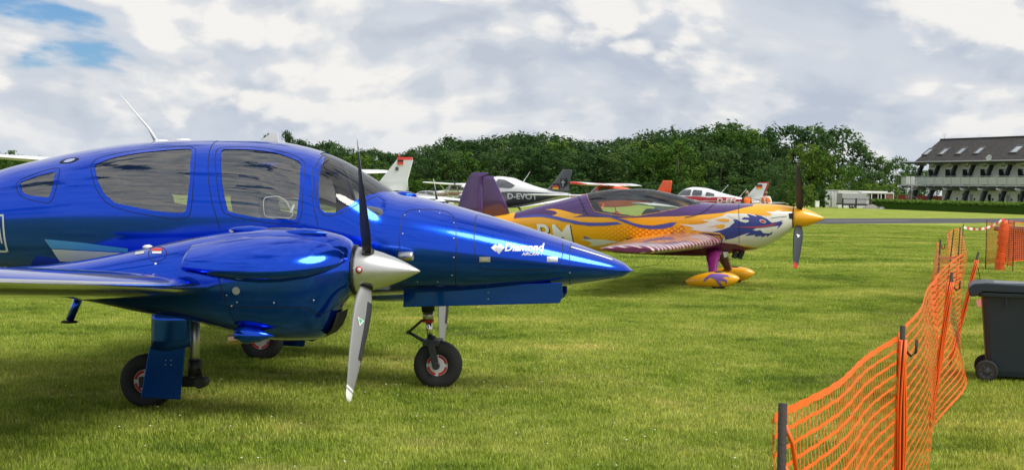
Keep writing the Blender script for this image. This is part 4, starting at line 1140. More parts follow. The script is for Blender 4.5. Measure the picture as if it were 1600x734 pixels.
# scoop recess near the tail, its shade painted as a flat dark patch
q = fpx([(90,255.5),(100,249),(112,246.5),(125.5,247),(118,252.5),(106,255.5)]); patch(FUS, 'vent_recess', chaikin(q, 1), .0015, DKIN, twin, .03)
q = fpx([(98,254),(104,250),(112,248.3),(119,248.5),(114,252),(106,254.3)]); patch(FUS, 'vent_scoop', chaikin(q, 1), .004, mat('pale_blue_lip', (.30, .36, .60), .3, coat=1), twin, .03)
m_ = MB(); m_.lathe([(-.10,.0001),(-.06,.05),(0,.075),(.06,.055),(.12,.0001)], Matrix.Translation((-.30, 0, zt(-.30)-.008)) @ Matrix.Scale(.45, 4, (0,0,1)), 16); fit('defroster_cover', m_, BLUE)
m_ = MB(); m_.lathe([(-.05,.0001),(-.03,.04),(0,.05),(.03,.04),(.05,.0001)], Matrix.Translation((-.01, 0, zt(-.01)+.002)) @ Matrix.Scale(.3, 4, (0,0,1)), 16); fit('dome_antenna', m_, WHT)
sx, sth = fpx([(637,400)])[0]; p = FUS.P(sx, sth); 
m_ = MB(); m_.lathe([(-.06,.034),(.03,.036),(.045,.033),(.046,.028),(.02,.026)], Matrix.Translation((p.x, p.y - .03, p.z)), 16); fit('air_scoop', m_, ALU)
m_ = MB(); m_.lathe([(.021,.025),(.022,.0001)], Matrix.Translation((p.x, p.y - .03, p.z)), 16); fit('scoop_mouth', m_, DKIN)
# little vent window in the door pane
q = chaikin(soften(fpx([(412,309),(434,306.5),(447,313),(459,336),(452,341),(413,339)]), .22), 1)
ribbon(FUS, 'vent_window_frame', q, .007, .004, GREYM, twin, True)
# cabin interior: floor, panel, seats
m_ = MB(); m_.box((-3.2, -.55, .80), (-.3, .55, .84)); fit('cabin_floor', m_, SEATB)
m_ = MB(); m_.prism([(-.62,.85),(-.62,1.30),(-.70,1.40),(-.55,1.44),(-.36,1.40),(-.32,.85)], 'y', -.53, .53); fit('instrument_panel', m_, SEATB, bevel=.03)
def seat(x, y, par, mt):
    e = empty('seat', (x, y, .84), 0, par)
    m_ = MB(); m_.box((-.25,-.23,.12), (.25,.23,.30)); m_.build('cushion', mt, e, bevel=.05)
    m_ = MB(); m_.prism([(-.22,.28),(-.10,.28),(-.20,.66),(-.30,.66)], 'y', -.23, .23); m_.build('backrest', mt, e, bevel=.05)
    m_ = MB(); m_.prism([(-.22,.67),(-.16,.68),(-.20,.82),(-.28,.80)], 'y', -.14, .14); m_.build('headrest', mt, e, bevel=.04)
for x, y, mt in ((-1.25,.3,SEATM),(-1.25,-.3,SEATM),(-2.15,.33,SEATB),(-2.15,0,SEATB),(-2.15,-.33,SEATB)): seat(x, y, twin, mt)

# ---- wings (right wing is the near one)
ZW = .885
def wsec(y): a = abs(y); return (-1.19 - .03*max(0, a-2.0), y, ZW + .074*max(0, a - 2.05) - .02*max(0, 1.6-a), 1.72 - .11*max(0, a-2.0) if a > 2 else 1.80, .105, 2.0)
ys = [0.3, .9, 1.5, 2.05, 2.6, 3.4, 4.4, 5.4, 6.3, 6.9, 7.15]
def wing_part(sg):
    secs = [wsec(sg*y) for y in ys]
    secs.append((secs[-1][0]-.35, sg*7.28, secs[-1][2]+.06, .75, .12, 2))
    def fm(i, k, n):
        if k < 0: return 0
        return 1 if (ys[min(i, len(ys)-1)] >= 1.9 and k in (11, 12, 13, 14)) else 0
    w = link('wing', wing_mesh('wing', secs, [BLUE, CHROME], fm), twin)
    m_ = MB(); y0 = sg*7.22; m_.prism([(-2.35,1.3),(-1.9,1.29),(-2.3,1.75),(-2.6,1.78)], 'y', y0-.02, y0+.02); m_.build('winglet', BLUE, w)
    # aileron and flap gap
    for (ya, yb) in ((2.3, 4.3), (4.4, 6.6)):
        a, b_ = wsec(sg*ya), wsec(sg*yb)
        m_ = MB(); z1 = a[2] + .13*a[3]*.5 - 1.3*.035; z2 = b_[2] + .13*b_[3]*.5 - 1.2*.035
        m_.bar((a[0]-a[3]*.72, sg*ya, z1+.012), (b_[0]-b_[3]*.72, sg*yb, z2+.012), .008, .004); m_.build('hinge_gap', SEAM, w)
    return w
wing_part(-1); wing_part(1)

# ---- nacelles
def nac(sg):
    yc = sg * 1.70
    ntop = [(-3.0,.955),(-2.5,.985),(-2.228,1.022),(-1.868,1.094),(-1.556,1.166),(-1.291,1.222),(-1.027,1.262),(-.808,1.279),(-.589,1.275),(-.415,1.243),(-.34,1.205),(-.305,1.165)]
    nbot = [(-3.0,.86),(-2.5,.79),(-2.1,.752),(-1.73,.69),(-1.43,.652),(-1.239,.612),(-.973,.551),(-.797,.532),(-.60,.537),(-.491,.556),(-.44,.61),(-.40,.72),(-.36,.80),(-.305,.855)]
    nwid = [(-3.0,.06),(-2.5,.20),(-2.1,.28),(-1.7,.33),(-1.3,.365),(-1.0,.375),(-.7,.365),(-.5,.325),(-.4,.27),(-.34,.205),(-.305,.17)]
    nzc = [(-3.0,.91),(-2.5,.89),(-1.8,.89),(-1.2,.91),(-.8,.94),(-.5,.98),(-.305,1.01)]
    return Loft(ntop, nbot, nwid, nu=[(-3,2.0),(-1.2,2.3),(-.305,2.0)], nl=[(-3,2.0),(-1.2,2.6),(-.6,2.5),(-.305,2.0)], zc=nzc, yc=yc)
def shroud(sg):
    """side bulge of the cowling with its open rear end"""
    lf = NAC[sg]; V, F = [], []
    yo = -1 if sg < 0 else 1
    # the bulge lies along the outer side; outline in x, z with a swell in y
    xs = [-1.345,-1.33,-1.26,-1.16,-1.0,-.85,-.7,-.545,-.44,-.37,-.32]
    zu = [1.165,1.168,1.182,1.205,1.228,1.238,1.238,1.225,1.195,1.155,1.11]
    zl = [.985,.983,.972,.953,.936,.928,.936,.962,.998,1.035,1.075]
    sw = [.105,.108,.113,.120,.124,.118,.105,.08,.05,.022,.002]
    n = 14; rows = []
    for x, a, b_, w in zip(xs, zu, zl, sw):
        row = []
        for k in range(n + 1):
            t = k / n; z = a + (b_ - a) * t
            y = lf.yat(min(x, -.31), z) + w * (math.sin(math.pi/2 * min(1, t/.72)) if t < .72 else max(0.0, 1 - ((t-.72)/.28)**2.6)) - (.012 if k in (0, n) else 0)
            row.append((x, lf.yc + yo * y, z))
        rows.append(row)
    for r_ in rows: V += r_
    for i in range(len(xs) - 1):
        for k in range(n): F.append((i*(n+1)+k, i*(n+1)+k+1, (i+1)*(n+1)+k+1, (i+1)*(n+1)+k))
    m_ = MB(); m_.add(V, F, 0, True)
    return m_
NAC = {}
def nacelle(sg):
    NAC[sg] = lf = nac(sg)
    e = empty('nacelle', (0, 0, 0), 0, twin)
    xs = [-3.0 + 2.695 * (i / 70) ** .85 for i in range(71)]
    body = link('cowling', lf.mesh('cowling', -3.0, -.305, 70, 44, BLUE, xs=xs), e)
    sh_ = shroud(sg).build('side_bulge', BLUE, e)
    sm_ = sh_.modifiers.new('thickness', 'SOLIDIFY'); sm_.thickness = .008
    yo = -1 if sg < 0 else 1
    m_ = MB(); z0, z1 = .99, 1.145
    y0 = lf.yat(-1.34, 1.06) + .05
    V = [(-1.325, lf.yc + yo*(lf.yat(-1.325, z) + w), z) for z, w in ((.99,.002),(1.03,.05),(1.07,.058),(1.11,.05),(1.145,.002))]
    m_.add(V, [(0,1,2,3,4)]); m_.build('outlet', DKIN, e)
    # front ring behind the spinner and lower intake
    m_ = MB(); m_.lathe([(-.306,.168),(-.292,.166),(-.29,.150),(-.29,.02)], Matrix.Translation((0, lf.yc, 1.011)), 32); m_.build('front_ring', BLACK, e)
    m_ = MB(); V = []
    for x, z in ((-.475,.575),(-.43,.625),(-.405,.69),(-.395,.735)):
        t_ = .17; V += [(x + .012, lf.yc - t_, z), (x + .012, lf.yc + t_, z)]
    m_.add(V, [(0,2,3,1),(2,4,5,3),(4,6,7,5)], 0, True); m_.build('chin_intake', DKIN, e)
    # exhaust stub in its fairing
    m_ = MB(); yy = lf.yc + yo*(.30)
    m_.lathe([(-1.03,.001),(-1.02,.05),(-.95,.058),(-.86,.04),(-.76,.001)], Matrix.Translation((0, yy, .585)) @ Matrix.Scale(1.0, 4), 16); m_.build('exhaust_fairing', BLUE, e)
    m_ = MB(); m_.tube([(-.90, yy, .578), (-1.00, yy + yo*.01, .560), (-1.06, yy + yo*.015, .548)], [.034,.036,.036], 14, cap=False); m_.tube([(-1.06, yy + yo*.015, .548), (-1.0, yy + yo*.012, .56)], [.030,.028], 14); m_.build('exhaust_pipe', TAN, e)
    # ram air scoop lips and top blister
    m_ = MB(); m_.lathe([(-.16,.0001),(-.10,.03),(0,.045),(.10,.03),(.16,.0001)], Matrix.Translation((-1.0, lf.yc - .05, 1.262)) @ Matrix.Scale(.6, 4, (0,0,1)), 16); m_.build('top_blister', BLUE, e)
    m_ = MB(); m_.lathe([(-.16,.0001),(-.10,.04),(0,.055),(.10,.04),(.16,.0001)], Matrix.Translation((-.62, lf.yc - .12, 1.25)) @ Matrix.Scale(.6, 4, (0,0,1)), 16); m_.build('top_blister', BLUE, e)
    m_ = MB(); m_.lathe([(-.05,.0001),(-.03,.022),(0,.028),(.04,.0001)], Matrix.Translation((-1.12, lf.yc, lf.top(-1.12)+.0)) @ Matrix.Scale(.6, 4, (0,0,1)), 12); m_.build('fuel_vent_bump', WHT, e)
    m_ = MB(); m_.lathe([(-.05,.0001),(-.03,.022),(0,.028),(.04,.0001)], Matrix.Translation((-1.72, lf.yc, lf.top(-1.72)+.0)) @ Matrix.Scale(.6, 4, (0,0,1)), 12); m_.build('vent_bump', WHT, e)
    if sg < 0:
        def s2(pts, closed=False, w=.005):
            ribbon(lf, 'panel_seam', chaikin(lf.px(DA, pts), 1, closed), w, .0012, SEAM, e, closed)
        s2([(341,434),(349,460),(356,480),(366,500)]); s2([(356,478),(420,478.5),(500,475.5),(552,459)])
        s2([(232,400),(232,392),(240,386),(255,386),(261,394),(258,404),(246,409),(236,407)], True)
        dots(lf, [(347,438),(354,461),(370,472),(428,473),(490,469),(362,478)], .006, ALU, e)
        m2 = lf.px(DA, [(369,454)])[0]; p = lf.S(*m2); n = lf.N(*m2); o = MB(); o.lathe([(0,.026),(.003,.026),(.0035,.022),(.002,.0001)], Matrix.Translation(p) @ n.to_track_quat('X','Z').to_matrix().to_4x4(), 20); o.build('filler_disc', GREYM, e)
        patch(lf, 'fuel_label', lf.px(DA, [(238,388),(254,388),(253,392),(237,392)]), .002, REDM, e, .03); patch(lf, 'fuel_label', lf.px(DA, [(238,392.6),(253,392.6),(252,396),(238,396)]), .002, OFFW, e, .03)
        patch(lf, 'placard', lf.px(DA, [(212,393.5),(226,391.5),(225,396),(211,398)]), .002, GREYM, e, .03)
        dots(lf, [(243,412)], .009, WHT, e)
    return e
PGREY = mat('blade_grey', (.21, .215, .215), .5, var=.05); PBLK = mat('blade_black', (.022, .023, .025), .5, var=.1)
BLADE = blade_mesh('blade', .97, .162, [PGREY, PBLK, PBLK, WHT, WHT], pitch=(52, 16), hub=.10)
def propeller(x, y, z, ang, par, spin_mt=SILV, blade=None, spin=((-.0,.152),(.03,.151),(.10,.140),(.18,.118),(.26,.090),(.34,.055),(.40,.024),(.432,.006),(.436,.0001)), n=3):
    e = empty('propeller', (x, y, z), 0, par); e.rotation_euler = (ang, 0, 0)
    m_ = MB(); m_.lathe(spin, None, 40); m_.build('spinner', spin_mt, e)
    for k in range(n):
        o = link('blade', blade or BLADE, e, (.085, 0, 0), (2*math.pi*k/n, 0, 0))
        m_ = MB(); a = 2*math.pi*k/n; m_.lathe([(-.006,.052),(.0,.050),(.001,.0001)], Matrix.Rotation(a, 4, 'X') @ Matrix.Translation((.085, 0, .142)) @ Matrix.Rotation(-math.pi/2, 4, 'Y'), 18); m_.build('blade_root', BLACK, e)
    return e
# blade k=0 points up (+z) for angle 0; rotation about x carries +z towards -y for a positive angle
nacelle(-1); nacelle(1)
pr = propeller(-.30, -1.70, 1.011, R(25), twin); propeller(-.30, 1.70, 1.011, R(50), twin)
def blade_sticker(prop, k, r_, size, col, pitch, rad, hub, cx=0.0, lift=.0125):
    u = (r_ - hub) / (rad - hub); b = R(pitch[0] + (pitch[1] - pitch[0]) * min(1, u * 1.15) ** .7)
    cd = Vector((math.sin(b), -math.cos(b), 0)); nd = Vector((math.cos(b), math.sin(b), 0)); c = Vector((0, 0, r_)) + nd * lift + cd * cx
    m_ = MB(); q = [c + cd*size*math.cos(t) + Vector((0, 0, size*math.sin(t))) for t in (R(90), R(210), R(330))]
    m_.add(q + [p + nd*.001 for p in q], [(0,1,2), (3,5,4)])
    link('blade_sticker', m_.mesh('blade_sticker', col), prop, (.085, 0, 0), (2*math.pi*k/3, 0, 0))
blade_sticker(pr, 1, .40, .036, WHT, (52, 16), .97, .10, -.01); blade_sticker(pr, 1, .398, .022, mat('green_sticker', (.05,.45,.16), .5), (52, 16), .97, .10, -.01, .0145)
# badge and screws on the near spinner; green triangle on the lower blade
m_ = MB(); a = R(90); 
def on_spinner(x, phi, r_, off): return Matrix.Translation((-.30 + x, -1.70 - (r_+off)*math.cos(phi), 1.011 + (r_+off)*math.sin(phi))) @ Matrix.Rotation(-phi, 4, 'X') @ Matrix.Rotation(R(-90), 4, 'Z')
m_.lathe([(0,.024),(.002,.024),(.0022,.0001)], on_spinner(.055, .05, .149, .001), 20); m_.build('badge_ring', REDM, pr_parent := twin)
m_ = MB(); m_.lathe([(0,.014),(.002,.014),(.0022,.0001)], on_spinner(.055, .05, .149, .004), 16); m_.build('badge', OFFW, twin)
for k in range(16):
    ph = k * math.pi / 8 + .1; m_ = MB(); m_.lathe([(0,.004),(.002,.003),(.0021,.0001)], on_spinner(.015, ph, .1515, .0), 8); m_.build('spinner_screw', ALU, twin)

# ---- landing gear
def wheel(par, x, y, z, r_, wd, rim_r):
    Lc = (x, y, z); Mz = Matrix.Rotation(R(90), 4, 'Z')
    m_ = MB(); h_ = wd/2
    prof = [(-h_*.72, rim_r), (-h_*.95, rim_r*1.16), (-h_, r_*.78), (-h_*.88, r_*.92), (-h_*.6, r_*.985), (-h_*.2, r_), (-h_*.17, r_*.985), (-h_*.13, r_*.985), (-h_*.1, r_), (h_*.1, r_), (h_*.13, r_*.985), (h_*.17, r_*.985), (h_*.2, r_), (h_*.6, r_*.985), (h_*.88, r_*.92), (h_, r_*.78), (h_*.95, rim_r*1.16), (h_*.72, rim_r)]
    m_.lathe(prof, Mz, 40, cap=False); m_.build('tyre', M_RUB, par, Lc)
    m_ = MB(); m_.lathe([(-h_*.70, rim_r*1.02), (-h_*.74, rim_r*.96), (-h_*.66, rim_r*.88), (-h_*.5, rim_r*.62), (-h_*.55, rim_r*.35), (-h_*.55, .001), (h_*.55, .001), (h_*.55, rim_r*.35), (h_*.5, rim_r*.62), (h_*.66, rim_r*.88), (h_*.74, rim_r*.96), (h_*.70, rim_r*1.02)], Mz, 32); m_.s = [False]*len(m_.s); m_.build('rim', mat('rim_paint', (.62,.63,.64), .45), par, Lc)
    for s_ in (-1, 1):
        for k in range(4):
            t0 = k*math.pi/2 + .18; V, F = [], []
            for i in range(9):
                t = t0 + i * (math.pi/2 - .36) / 8
                for q_ in (rim_r*.72, rim_r*.94): V.append((math.cos(t)*q_, s_*(h_*.74 + .0035 - (rim_r*.94-q_)*.35), math.sin(t)*q_))
            F = [(2*i, 2*i+1, 2*i+3, 2*i+2) for i in range(8)]; o = MB(); o.add(V, F); o.build('red_rim_mark', REDM, par, Lc)
    m_ = MB(); m_.lathe([(-h_*.8,.001),(-h_*.8,.016),(h_*.8,.016),(h_*.8,.001)], Mz, 12); m_.build('axle_cap', ALU, par, Lc)
def main_gear(sg):
    e = empty('main_gear', (0, 0, 0), 0, twin); y = sg*1.42
    wheel(e, -1.82, y, .185, .19, .15, .085)
    yo = sg * 1.66
    m_ = MB(); m_.tube([(-1.45, sg*1.56, .72), (-1.44, sg*1.56, .24)], [.040,.034], 14); m_.build('oleo_strut', ALU, e)
    m_ = MB(); m_.tube([(-1.44, sg*1.56, .36), (-1.44, sg*1.56, .25)], [.046,.046], 14); m_.build('strut_collar', BLACK, e)
    m_ = MB(); m_.bar((-1.40, sg*1.55, .215), (-1.84, sg*1.52, .185), .05, .075); m_.tube([(-1.39, sg*1.50, .205), (-1.39, sg*1.62, .205)], .036, 14); m_.build('trailing_arm', BLACK, e)
    m_ = MB(); m_.tube([(-1.40, sg*1.60, .30), (-1.37, sg*1.62, .27), (-1.38, sg*1.60, .22)], .007, 6); m_.build('brake_line', BLACK, e)
    # curved upper door and flat lower door
    V, F = [], []
    for i in range(9):
        x = -1.70 + .275*i/8; b_ = math.sin(math.pi*i/8)
        zb = .452 - .02*b_ + (.012 if i > 4 else -.012*(1-i/4))
        for j in range(5):
            t = j/4; V.append((x, sg*(1.70 + .035*b_*(1-.3*t)), .70 + (zb - .70)*t))
    for i in range(8):
        for j in range(4): F.append((i*5+j, (i+1)*5+j, (i+1)*5+j+1, i*5+j+1))
    m_ = MB(); m_.add(V, F, 0, True); o = m_.build('upper_gear_door', BLUE, e); s_ = o.modifiers.new('thickness', 'SOLIDIFY'); s_.thickness = .012
    m_ = MB(); P4 = [(-1.715,.456),(-1.465,.466),(-1.497,.100),(-1.775,.105)]
    m_.prism(P4, 'y', sg*1.672, sg*1.690); o = m_.build('lower_gear_door', BLUE, e, bevel=.006)
    for dx in (0, .038):
        for dz in (0, .03):
            m_ = MB(); m_.lathe([(0,.0045),(.002,.004),(.0021,.0001)], Matrix.Translation((-1.60 + dx, sg*1.691, .335 + dz)) @ Matrix.Rotation(R(90)*sg, 4, 'Z'), 8); m_.build('door_screw', ALU, e)
    m_ = MB(); m_.tube([(-1.6, sg*1.67, .40), (-1.5, sg*1.57, .45)], .012, 6); m_.build('door_link', ALU, e)
main_gear(-1); main_gear(1)
ng_ = empty('nose_gear', (0, 0, 0), 0, twin)
wheel(ng_, .0, 0, .185, .19, .14, .085)
m_ = MB(); m_.tube([(-.10, 0, .80), (-.085, 0, .60)], .052, 14); m_.build('strut_housing', BLACK, ng_)
m_ = MB(); m_.tube([(-.088, 0, .60), (-.083, 0, .53)], .042, 14); m_.build('steering_collar', ALU, ng_)
m_ = MB(); m_.tube([(-.085, 0, .56), (-.062, 0, .36)], .025, 14); m_.build('oleo_piston', CHROME, ng_)
m_ = MB(); m_.lathe([(0,.045),(.02,.045)], Matrix.Translation((-.085,0,.535)) @ Matrix.Rotation(R(90),4,'Y'), 14); m_.build('red_collar', REDM, ng_)
m_ = MB()
for s_ in (-1, 1):
    m_.bar((-.06, s_*.02, .385), (-.04, s_*.098, .335), .05, .06); m_.bar((-.045, s_*.098, .36), (.0, s_*.098, .17), .028, .055, up=(1,0,0))
    m_.tube([(0, s_*.085, .185), (0, s_*.118, .185)], .03, 12)
m_.box((-.11, -.1, .335), (.02, .1, .385)); m_.build('fork', M_BLK, ng_, bevel=.006)
m_ = MB()
for s_ in (-.03, .03): m_.tube([(-.13, s_, .53), (-.24, s_*.4, .432)], .010, 6); m_.tube([(-.24, s_*.4, .432), (-.11, s_, .365)], .010, 6)
m_.tube([(-.24, -.025, .432), (-.24, .025, .432)], .014, 8); m_.build('torque_link', M_BLK, ng_)
for s_ in (-1, 1):
    m_ = MB(); m_.prism([(-.235,.65),(-.23,.79),(.98,.87),(.985,.755),(.96,.713)], 'y', s_*.275 - .008, s_*.275 + .008); o = m_.build('nose_gear_door', BLUE, ng_, bevel=.004)
    for z in (.79, .74): q = MB(); q.lathe([(0,.006),(.003,.005),(.0031,.0001)], Matrix.Translation((.42, s_*.284, z-.01)) @ Matrix.Rotation(R(90)*s_, 4, 'Z'), 8); q.build('door_screw', ALU, ng_)
m_ = MB(); m_.box((-.24, -.25, .742), (.9, .25, .775)); m_.build('gear_well', DKIN, ng_)
# boarding step under the cabin
m_ = MB(); m_.tube([(-2.66, -.58, .73), (-2.75, -.60, .505)], .022, 10, flat=1.4); st_ = m_.build('boarding_step', BLUE, twin)
m_ = MB(); m_.lathe([(0,.0001),(.006,.06),(.016,.066),(.022,.05),(.022,.0001)], Matrix.Translation((-2.75,-.60,.482)) @ Matrix.Rotation(R(-90),4,'Y'), 20); m_.build('step_pad', BLACK, st_)
# ---- tail (outside the picture to the left)
fin_secs = [(-5.9,0,1.28,1.5,.12,0),(-6.35,0,1.9,1.2,.11,0),(-6.75,0,2.72,.95,.10,0)]
link('fin', wing_mesh('fin', fin_secs, BLUE, None, 0.0, True), twin)
link('tailplane', wing_mesh('tailplane', [(-6.95,-1.75,2.73,.55,.10,0),(-6.75,0,2.72,.85,.10,0),(-6.95,1.75,2.73,.55,.10,0)], BLUE, None, 0), twin)

# ================================================================== the yellow and purple aerobatic aircraft
EX = Frame(3.63, 24.25, -17)
aero = empty('aerobatic_aircraft', EX.o, EX.a); tag(aero, 'yellow, purple and white aerobatic aircraft with a painted blue dragon on its nose', 'aircraft')
YEL = mat('yellow_paint', (.86, .40, .008), .3, coat=.7, var=.04, vscale=2)
PUR = mat('purple_paint', (.062, .022, .135), .3, coat=.8, var=.08, vscale=2)
BLU2 = mat('violet_blue_paint', (.055, .07, .42), .35, coat=.6)
DRAG = mat('dragon_blue_paint', (.028, .045, .26), .35, coat=.6)
MAR = mat('magenta_paint', (.16, .012, .11), .3, coat=.8, var=.1)
CRM = mat('cream_white_paint', (.74, .74, .70), .3, coat=.7)
CANO = glass('canopy_glass', (.90, .96, .93), .0, 2.0)
def scales_mat():
    mt = bpy.data.materials.new('scale_pattern'); mt.use_nodes = True; nt = mt.node_tree; N = nt.nodes.new; L = nt.links.new; b = nt.nodes['Principled BSDF']
    tc = N('ShaderNodeTexCoord'); sp = N('ShaderNodeSeparateXYZ'); L(tc.outputs['Object'], sp.inputs[0])
    def m(op, a, c=0.0):
        q = N('ShaderNodeMath'); q.operation = op
        for i, v in enumerate((a, c)):
            if isinstance(v, (int, float)): q.inputs[i].default_value = v
            else: L(v, q.inputs[i])
        return q.outputs[0]
    # scallops opening to the left: rows along x
    u = m('MULTIPLY', sp.outputs[2], 1/.072); v = m('MULTIPLY', sp.outputs[0], -1/.055)
    row = m('FLOOR', v); fv = m('FRACT', v)
    u2 = m('ADD', u, m('MULTIPLY', row, .5)); cu = m('SUBTRACT', m('FRACT', u2), .5)
    d = m('SQRT', m('ADD', m('POWER', m('ABSOLUTE', cu), 2.0), m('POWER', m('MULTIPLY', fv, .52), 2.0)))
    ring = m('LESS_THAN', m('ABSOLUTE', m('SUBTRACT', d, .46)), .062)
    # fades out towards the tail
    fade = N('ShaderNodeMapRange'); L(sp.outputs[0], fade.inputs[0]); fade.inputs[1].default_value = -2.35; fade.inputs[2].default_value = -1.35
    mx = N('ShaderNodeMix'); mx.data_type = 'RGBA'; mx.inputs[6].default_value = (.88, .42, .008, 1); mx.inputs[7].default_value = (.50, .045, .006, 1)
    L(m('MULTIPLY', ring, fade.outputs[0]), mx.inputs[0]); L(mx.outputs[2], b.inputs['Base Color'])
    b.inputs['Roughness'].default_value = .3; b.inputs['Coat Weight'].default_value = .7
    return mt
def wing_livery():
    mt = bpy.data.materials.new('wing_livery'); mt.use_nodes = True; nt = mt.node_tree; N = nt.nodes.new; L = nt.links.new; b = nt.nodes['Principled BSDF']
    tc = N('ShaderNodeTexCoord'); mp = N('ShaderNodeMapping'); mp.inputs['Scale'].default_value = (1.0, 1.0, 1.0); L(tc.outputs['Object'], mp.inputs[0])
    w = N('ShaderNodeTexWave'); w.wave_type = 'BANDS'; w.bands_direction = 'DIAGONAL'; w.inputs['Scale'].default_value = 3.2; w.inputs['Distortion'].default_value = 2.5; w.inputs['Detail'].default_value = 1.0; L(mp.outputs[0], w.inputs['Vector'])
    r = N('ShaderNodeValToRGB'); cr = r.color_ramp; cr.elements[0].position = 0; cr.elements[0].color = (.10, .012, .06, 1); cr.elements[1].position = 1; cr.elements[1].color = (.70, .62, .60, 1)
    e = cr.elements.new(.50); e.color = (.17, .02, .10, 1); e = cr.elements.new(.72); e.color = (.48, .20, .06, 1); e = cr.elements.new(.90); e.color = (.30, .08, .16, 1); e = cr.elements.new(.95); e.color = (.66, .58, .58, 1)
    L(w.outputs['Fac'], r.inputs[0]); L(r.outputs[0], b.inputs['Base Color']); b.inputs['Roughness'].default_value = .3; b.inputs['Coat Weight'].default_value = .8
    return mt
SCAL, WLIV = scales_mat(), wing_livery()
etop = [(-4.9,1.00),(-4.6,1.03),(-4.2,1.09),(-3.804,1.162),(-3.449,1.261),(-3.096,1.352),(-2.747,1.446),(-2.401,1.542),(-2.114,1.600),(-1.715,1.634),(-1.375,1.636),(-1.037,1.589),(-.701,1.512),(-.45,1.440),(-.3,1.420),(-.147,1.416),(.289,1.418),(.721,1.424),(.95,1.410),(1.08,1.392),(1.149,1.375)]
ebot = [(-4.9,.90),(-4.6,.85),(-3.5,.68),(-2.5,.55),(-1.633,.505),(-1.012,.50),(-.456,.505),(-.017,.548),(.309,.601),(.631,.676),(.896,.825),(1.05,.935),(1.149,1.02)]
ewid = [(-4.9,.03),(-4.6,.07),(-3.8,.16),(-3.0,.25),(-2.2,.34),(-1.4,.40),(-.6,.425),(0,.43),(.4,.42),(.8,.37),(1.0,.29),(1.1,.22),(1.149,.185)]
EF = Loft(etop, ebot, ewid, nu=[(-4.9,2.0),(-2.4,2.1),(-.4,2.1),(.4,2.6),(1.149,2.1)], nl=[(-4.9,2.0),(-2,2.6),(.4,2.6),(1.149,2.1)], zc=[(-4.9,.95),(-3,1.0),(-2,1.08),(-.5,1.10),(.5,1.10),(1.149,1.2)])
epx = lambda pts: EF.px(EX, pts)
gl_low = epx([(920,312),(924,321),(929,330),(945,333.5),(969.5,337),(981,338.2),(1000,336.5),(1030,331.5),(1055,326.5),(1080,321)])
xr, xf_ = -2.41, -.38
gloop = [(xr, 0), (xr + .01, -.35)] + gl_low + [(xf_ - .02, -.45), (xf_, 0)]
gloop = gloop + [(a, -b_) for a, b_ in gloop[-2:0:-1]]
V, Nn, reg = cut_skin(EF, -4.9, 1.149, 110, 48, [gloop])
sub_mesh('fuselage', V, Nn, reg[None], YEL, aero)
sub_mesh('canopy', V, Nn, reg[0], CANO, aero, off=-.002)
sub_mesh('cockpit_lining', V, Nn, reg[None], SEATB, aero, off=-.02, flip=True, keep=lambda p: -2.6 < p.x < 0)
def ep(pts, name, mt, off=.002, step=.06, both=True, raw=None):
    q = epx(pts) if raw is None else raw
    patch(EF, name, q, off, mt, aero, step)
    if both: patch(EF, name, mir(q), off, mt, aero, step)
low = epx([(803,341),(818,339.8),(832,339.2),(846,338),(860,337),(868,335),(871,332.5),(867,329.7),(858,328),(850,327.5),(864,326),(873,327),(882,329),(897,333.4),(912,335),(904,337),(895,339.4),(912,338.7),(930,339.2),(973,340.4),(1000,339.6),(1030,338.6),(1060,337.8),(1078,336.7),(1099,335),(1132,332),(1150,327.7),(1165,324),(1176,321.8)])
x_t, x_n = low[0][0], low[-1][0]
ep(None, 'purple_flash', PUR, .002, .06, True, low + [(x_n, -.02), (xf_ + .004, -.02), (xf_ - .016, -.455)] + [(a, b_ - .012) for a, b_ in gl_low[::-1]] + [(xr + .004, -.36), (xr - .006, -.02), (x_t, -.02)])
ep([(802,341),(816,337.6),(834,335.2),(852,335.4),(870,338.2),(888,342.7),(907,346.6),(924,347.7),(940,347.7),(964,346.6),(972,350),(943.5,352.7),(920,353),(915,352),(897,350),(879,345.7),(864,341.7),(846,338.7),(829.4,339),(814.5,340)], 'blue_ribbon', BLU2, .004)
ep([(920,335.6),(939,335),(954.5,337.5),(972,342),(987,347.7),(1004.6,351.6),(1020,352.4),(1036,350),(1048.5,347.4),(1058,347.4),(1050,354),(1036,357.4),(1017,357.9),(998,355.5),(983,350),(967,344),(951,339),(936,336.9)], 'blue_ribbon', BLU2, .006)
ep([(929,358.6),(943,354),(972,352.6),(985,352.6),(998,356.3),(1017,358.3),(1036,358),(1050,354.9),(1066,352.6),(1071,358),(1070,366.5),(1020,373.5),(972,380.6),(951,379),(935,372)], 'scale_field', SCAL, .003)
ep([(906,373.5),(920,373.3),(943.5,374.3),(967,377.5),(950,380.6),(936,383.7),(920,384),(925,379),(918,376.5)], 'white_flame', CRM, .004)
white = epx([(1233,331),(1215,330.7),(1197,330.7),(1206,335),(1203,337.4),(1195,337.4),(1182,336),(1170,334),(1156,333.7),(1135,333.5),(1129,337.5),(1117,341),(1108,343.5),(1096,342.7),(1101,345),(1108,346.5),(1099,349.5),(1082,351),(1061,350),(1072,353),(1085,356),(1078,358),(1095,361.5),(1110,362.5),(1128,365),(1132,371),(1123,377.5),(1150,381),(1170,384.5),(1184,387)])
ep(None, 'white_nose', CRM, .002, .06, True, white + [(white[-1][0], -math.pi + .03), (1.145, -math.pi + .03), (1.145, white[0][1])])
ep([(1117,342.7),(1130,341.2),(1139.5,342.7),(1140,345),(1135,346.8),(1124.5,345.7)], 'yellow_flame', YEL, .004, .05)
ep([(1105,354.7),(1120,351.7),(1130.5,350.2),(1133,353.2),(1130.5,356.2),(1123,357),(1118.5,356.2),(1123,353.7),(1114,354.3)], 'yellow_flame', YEL, .004, .05)
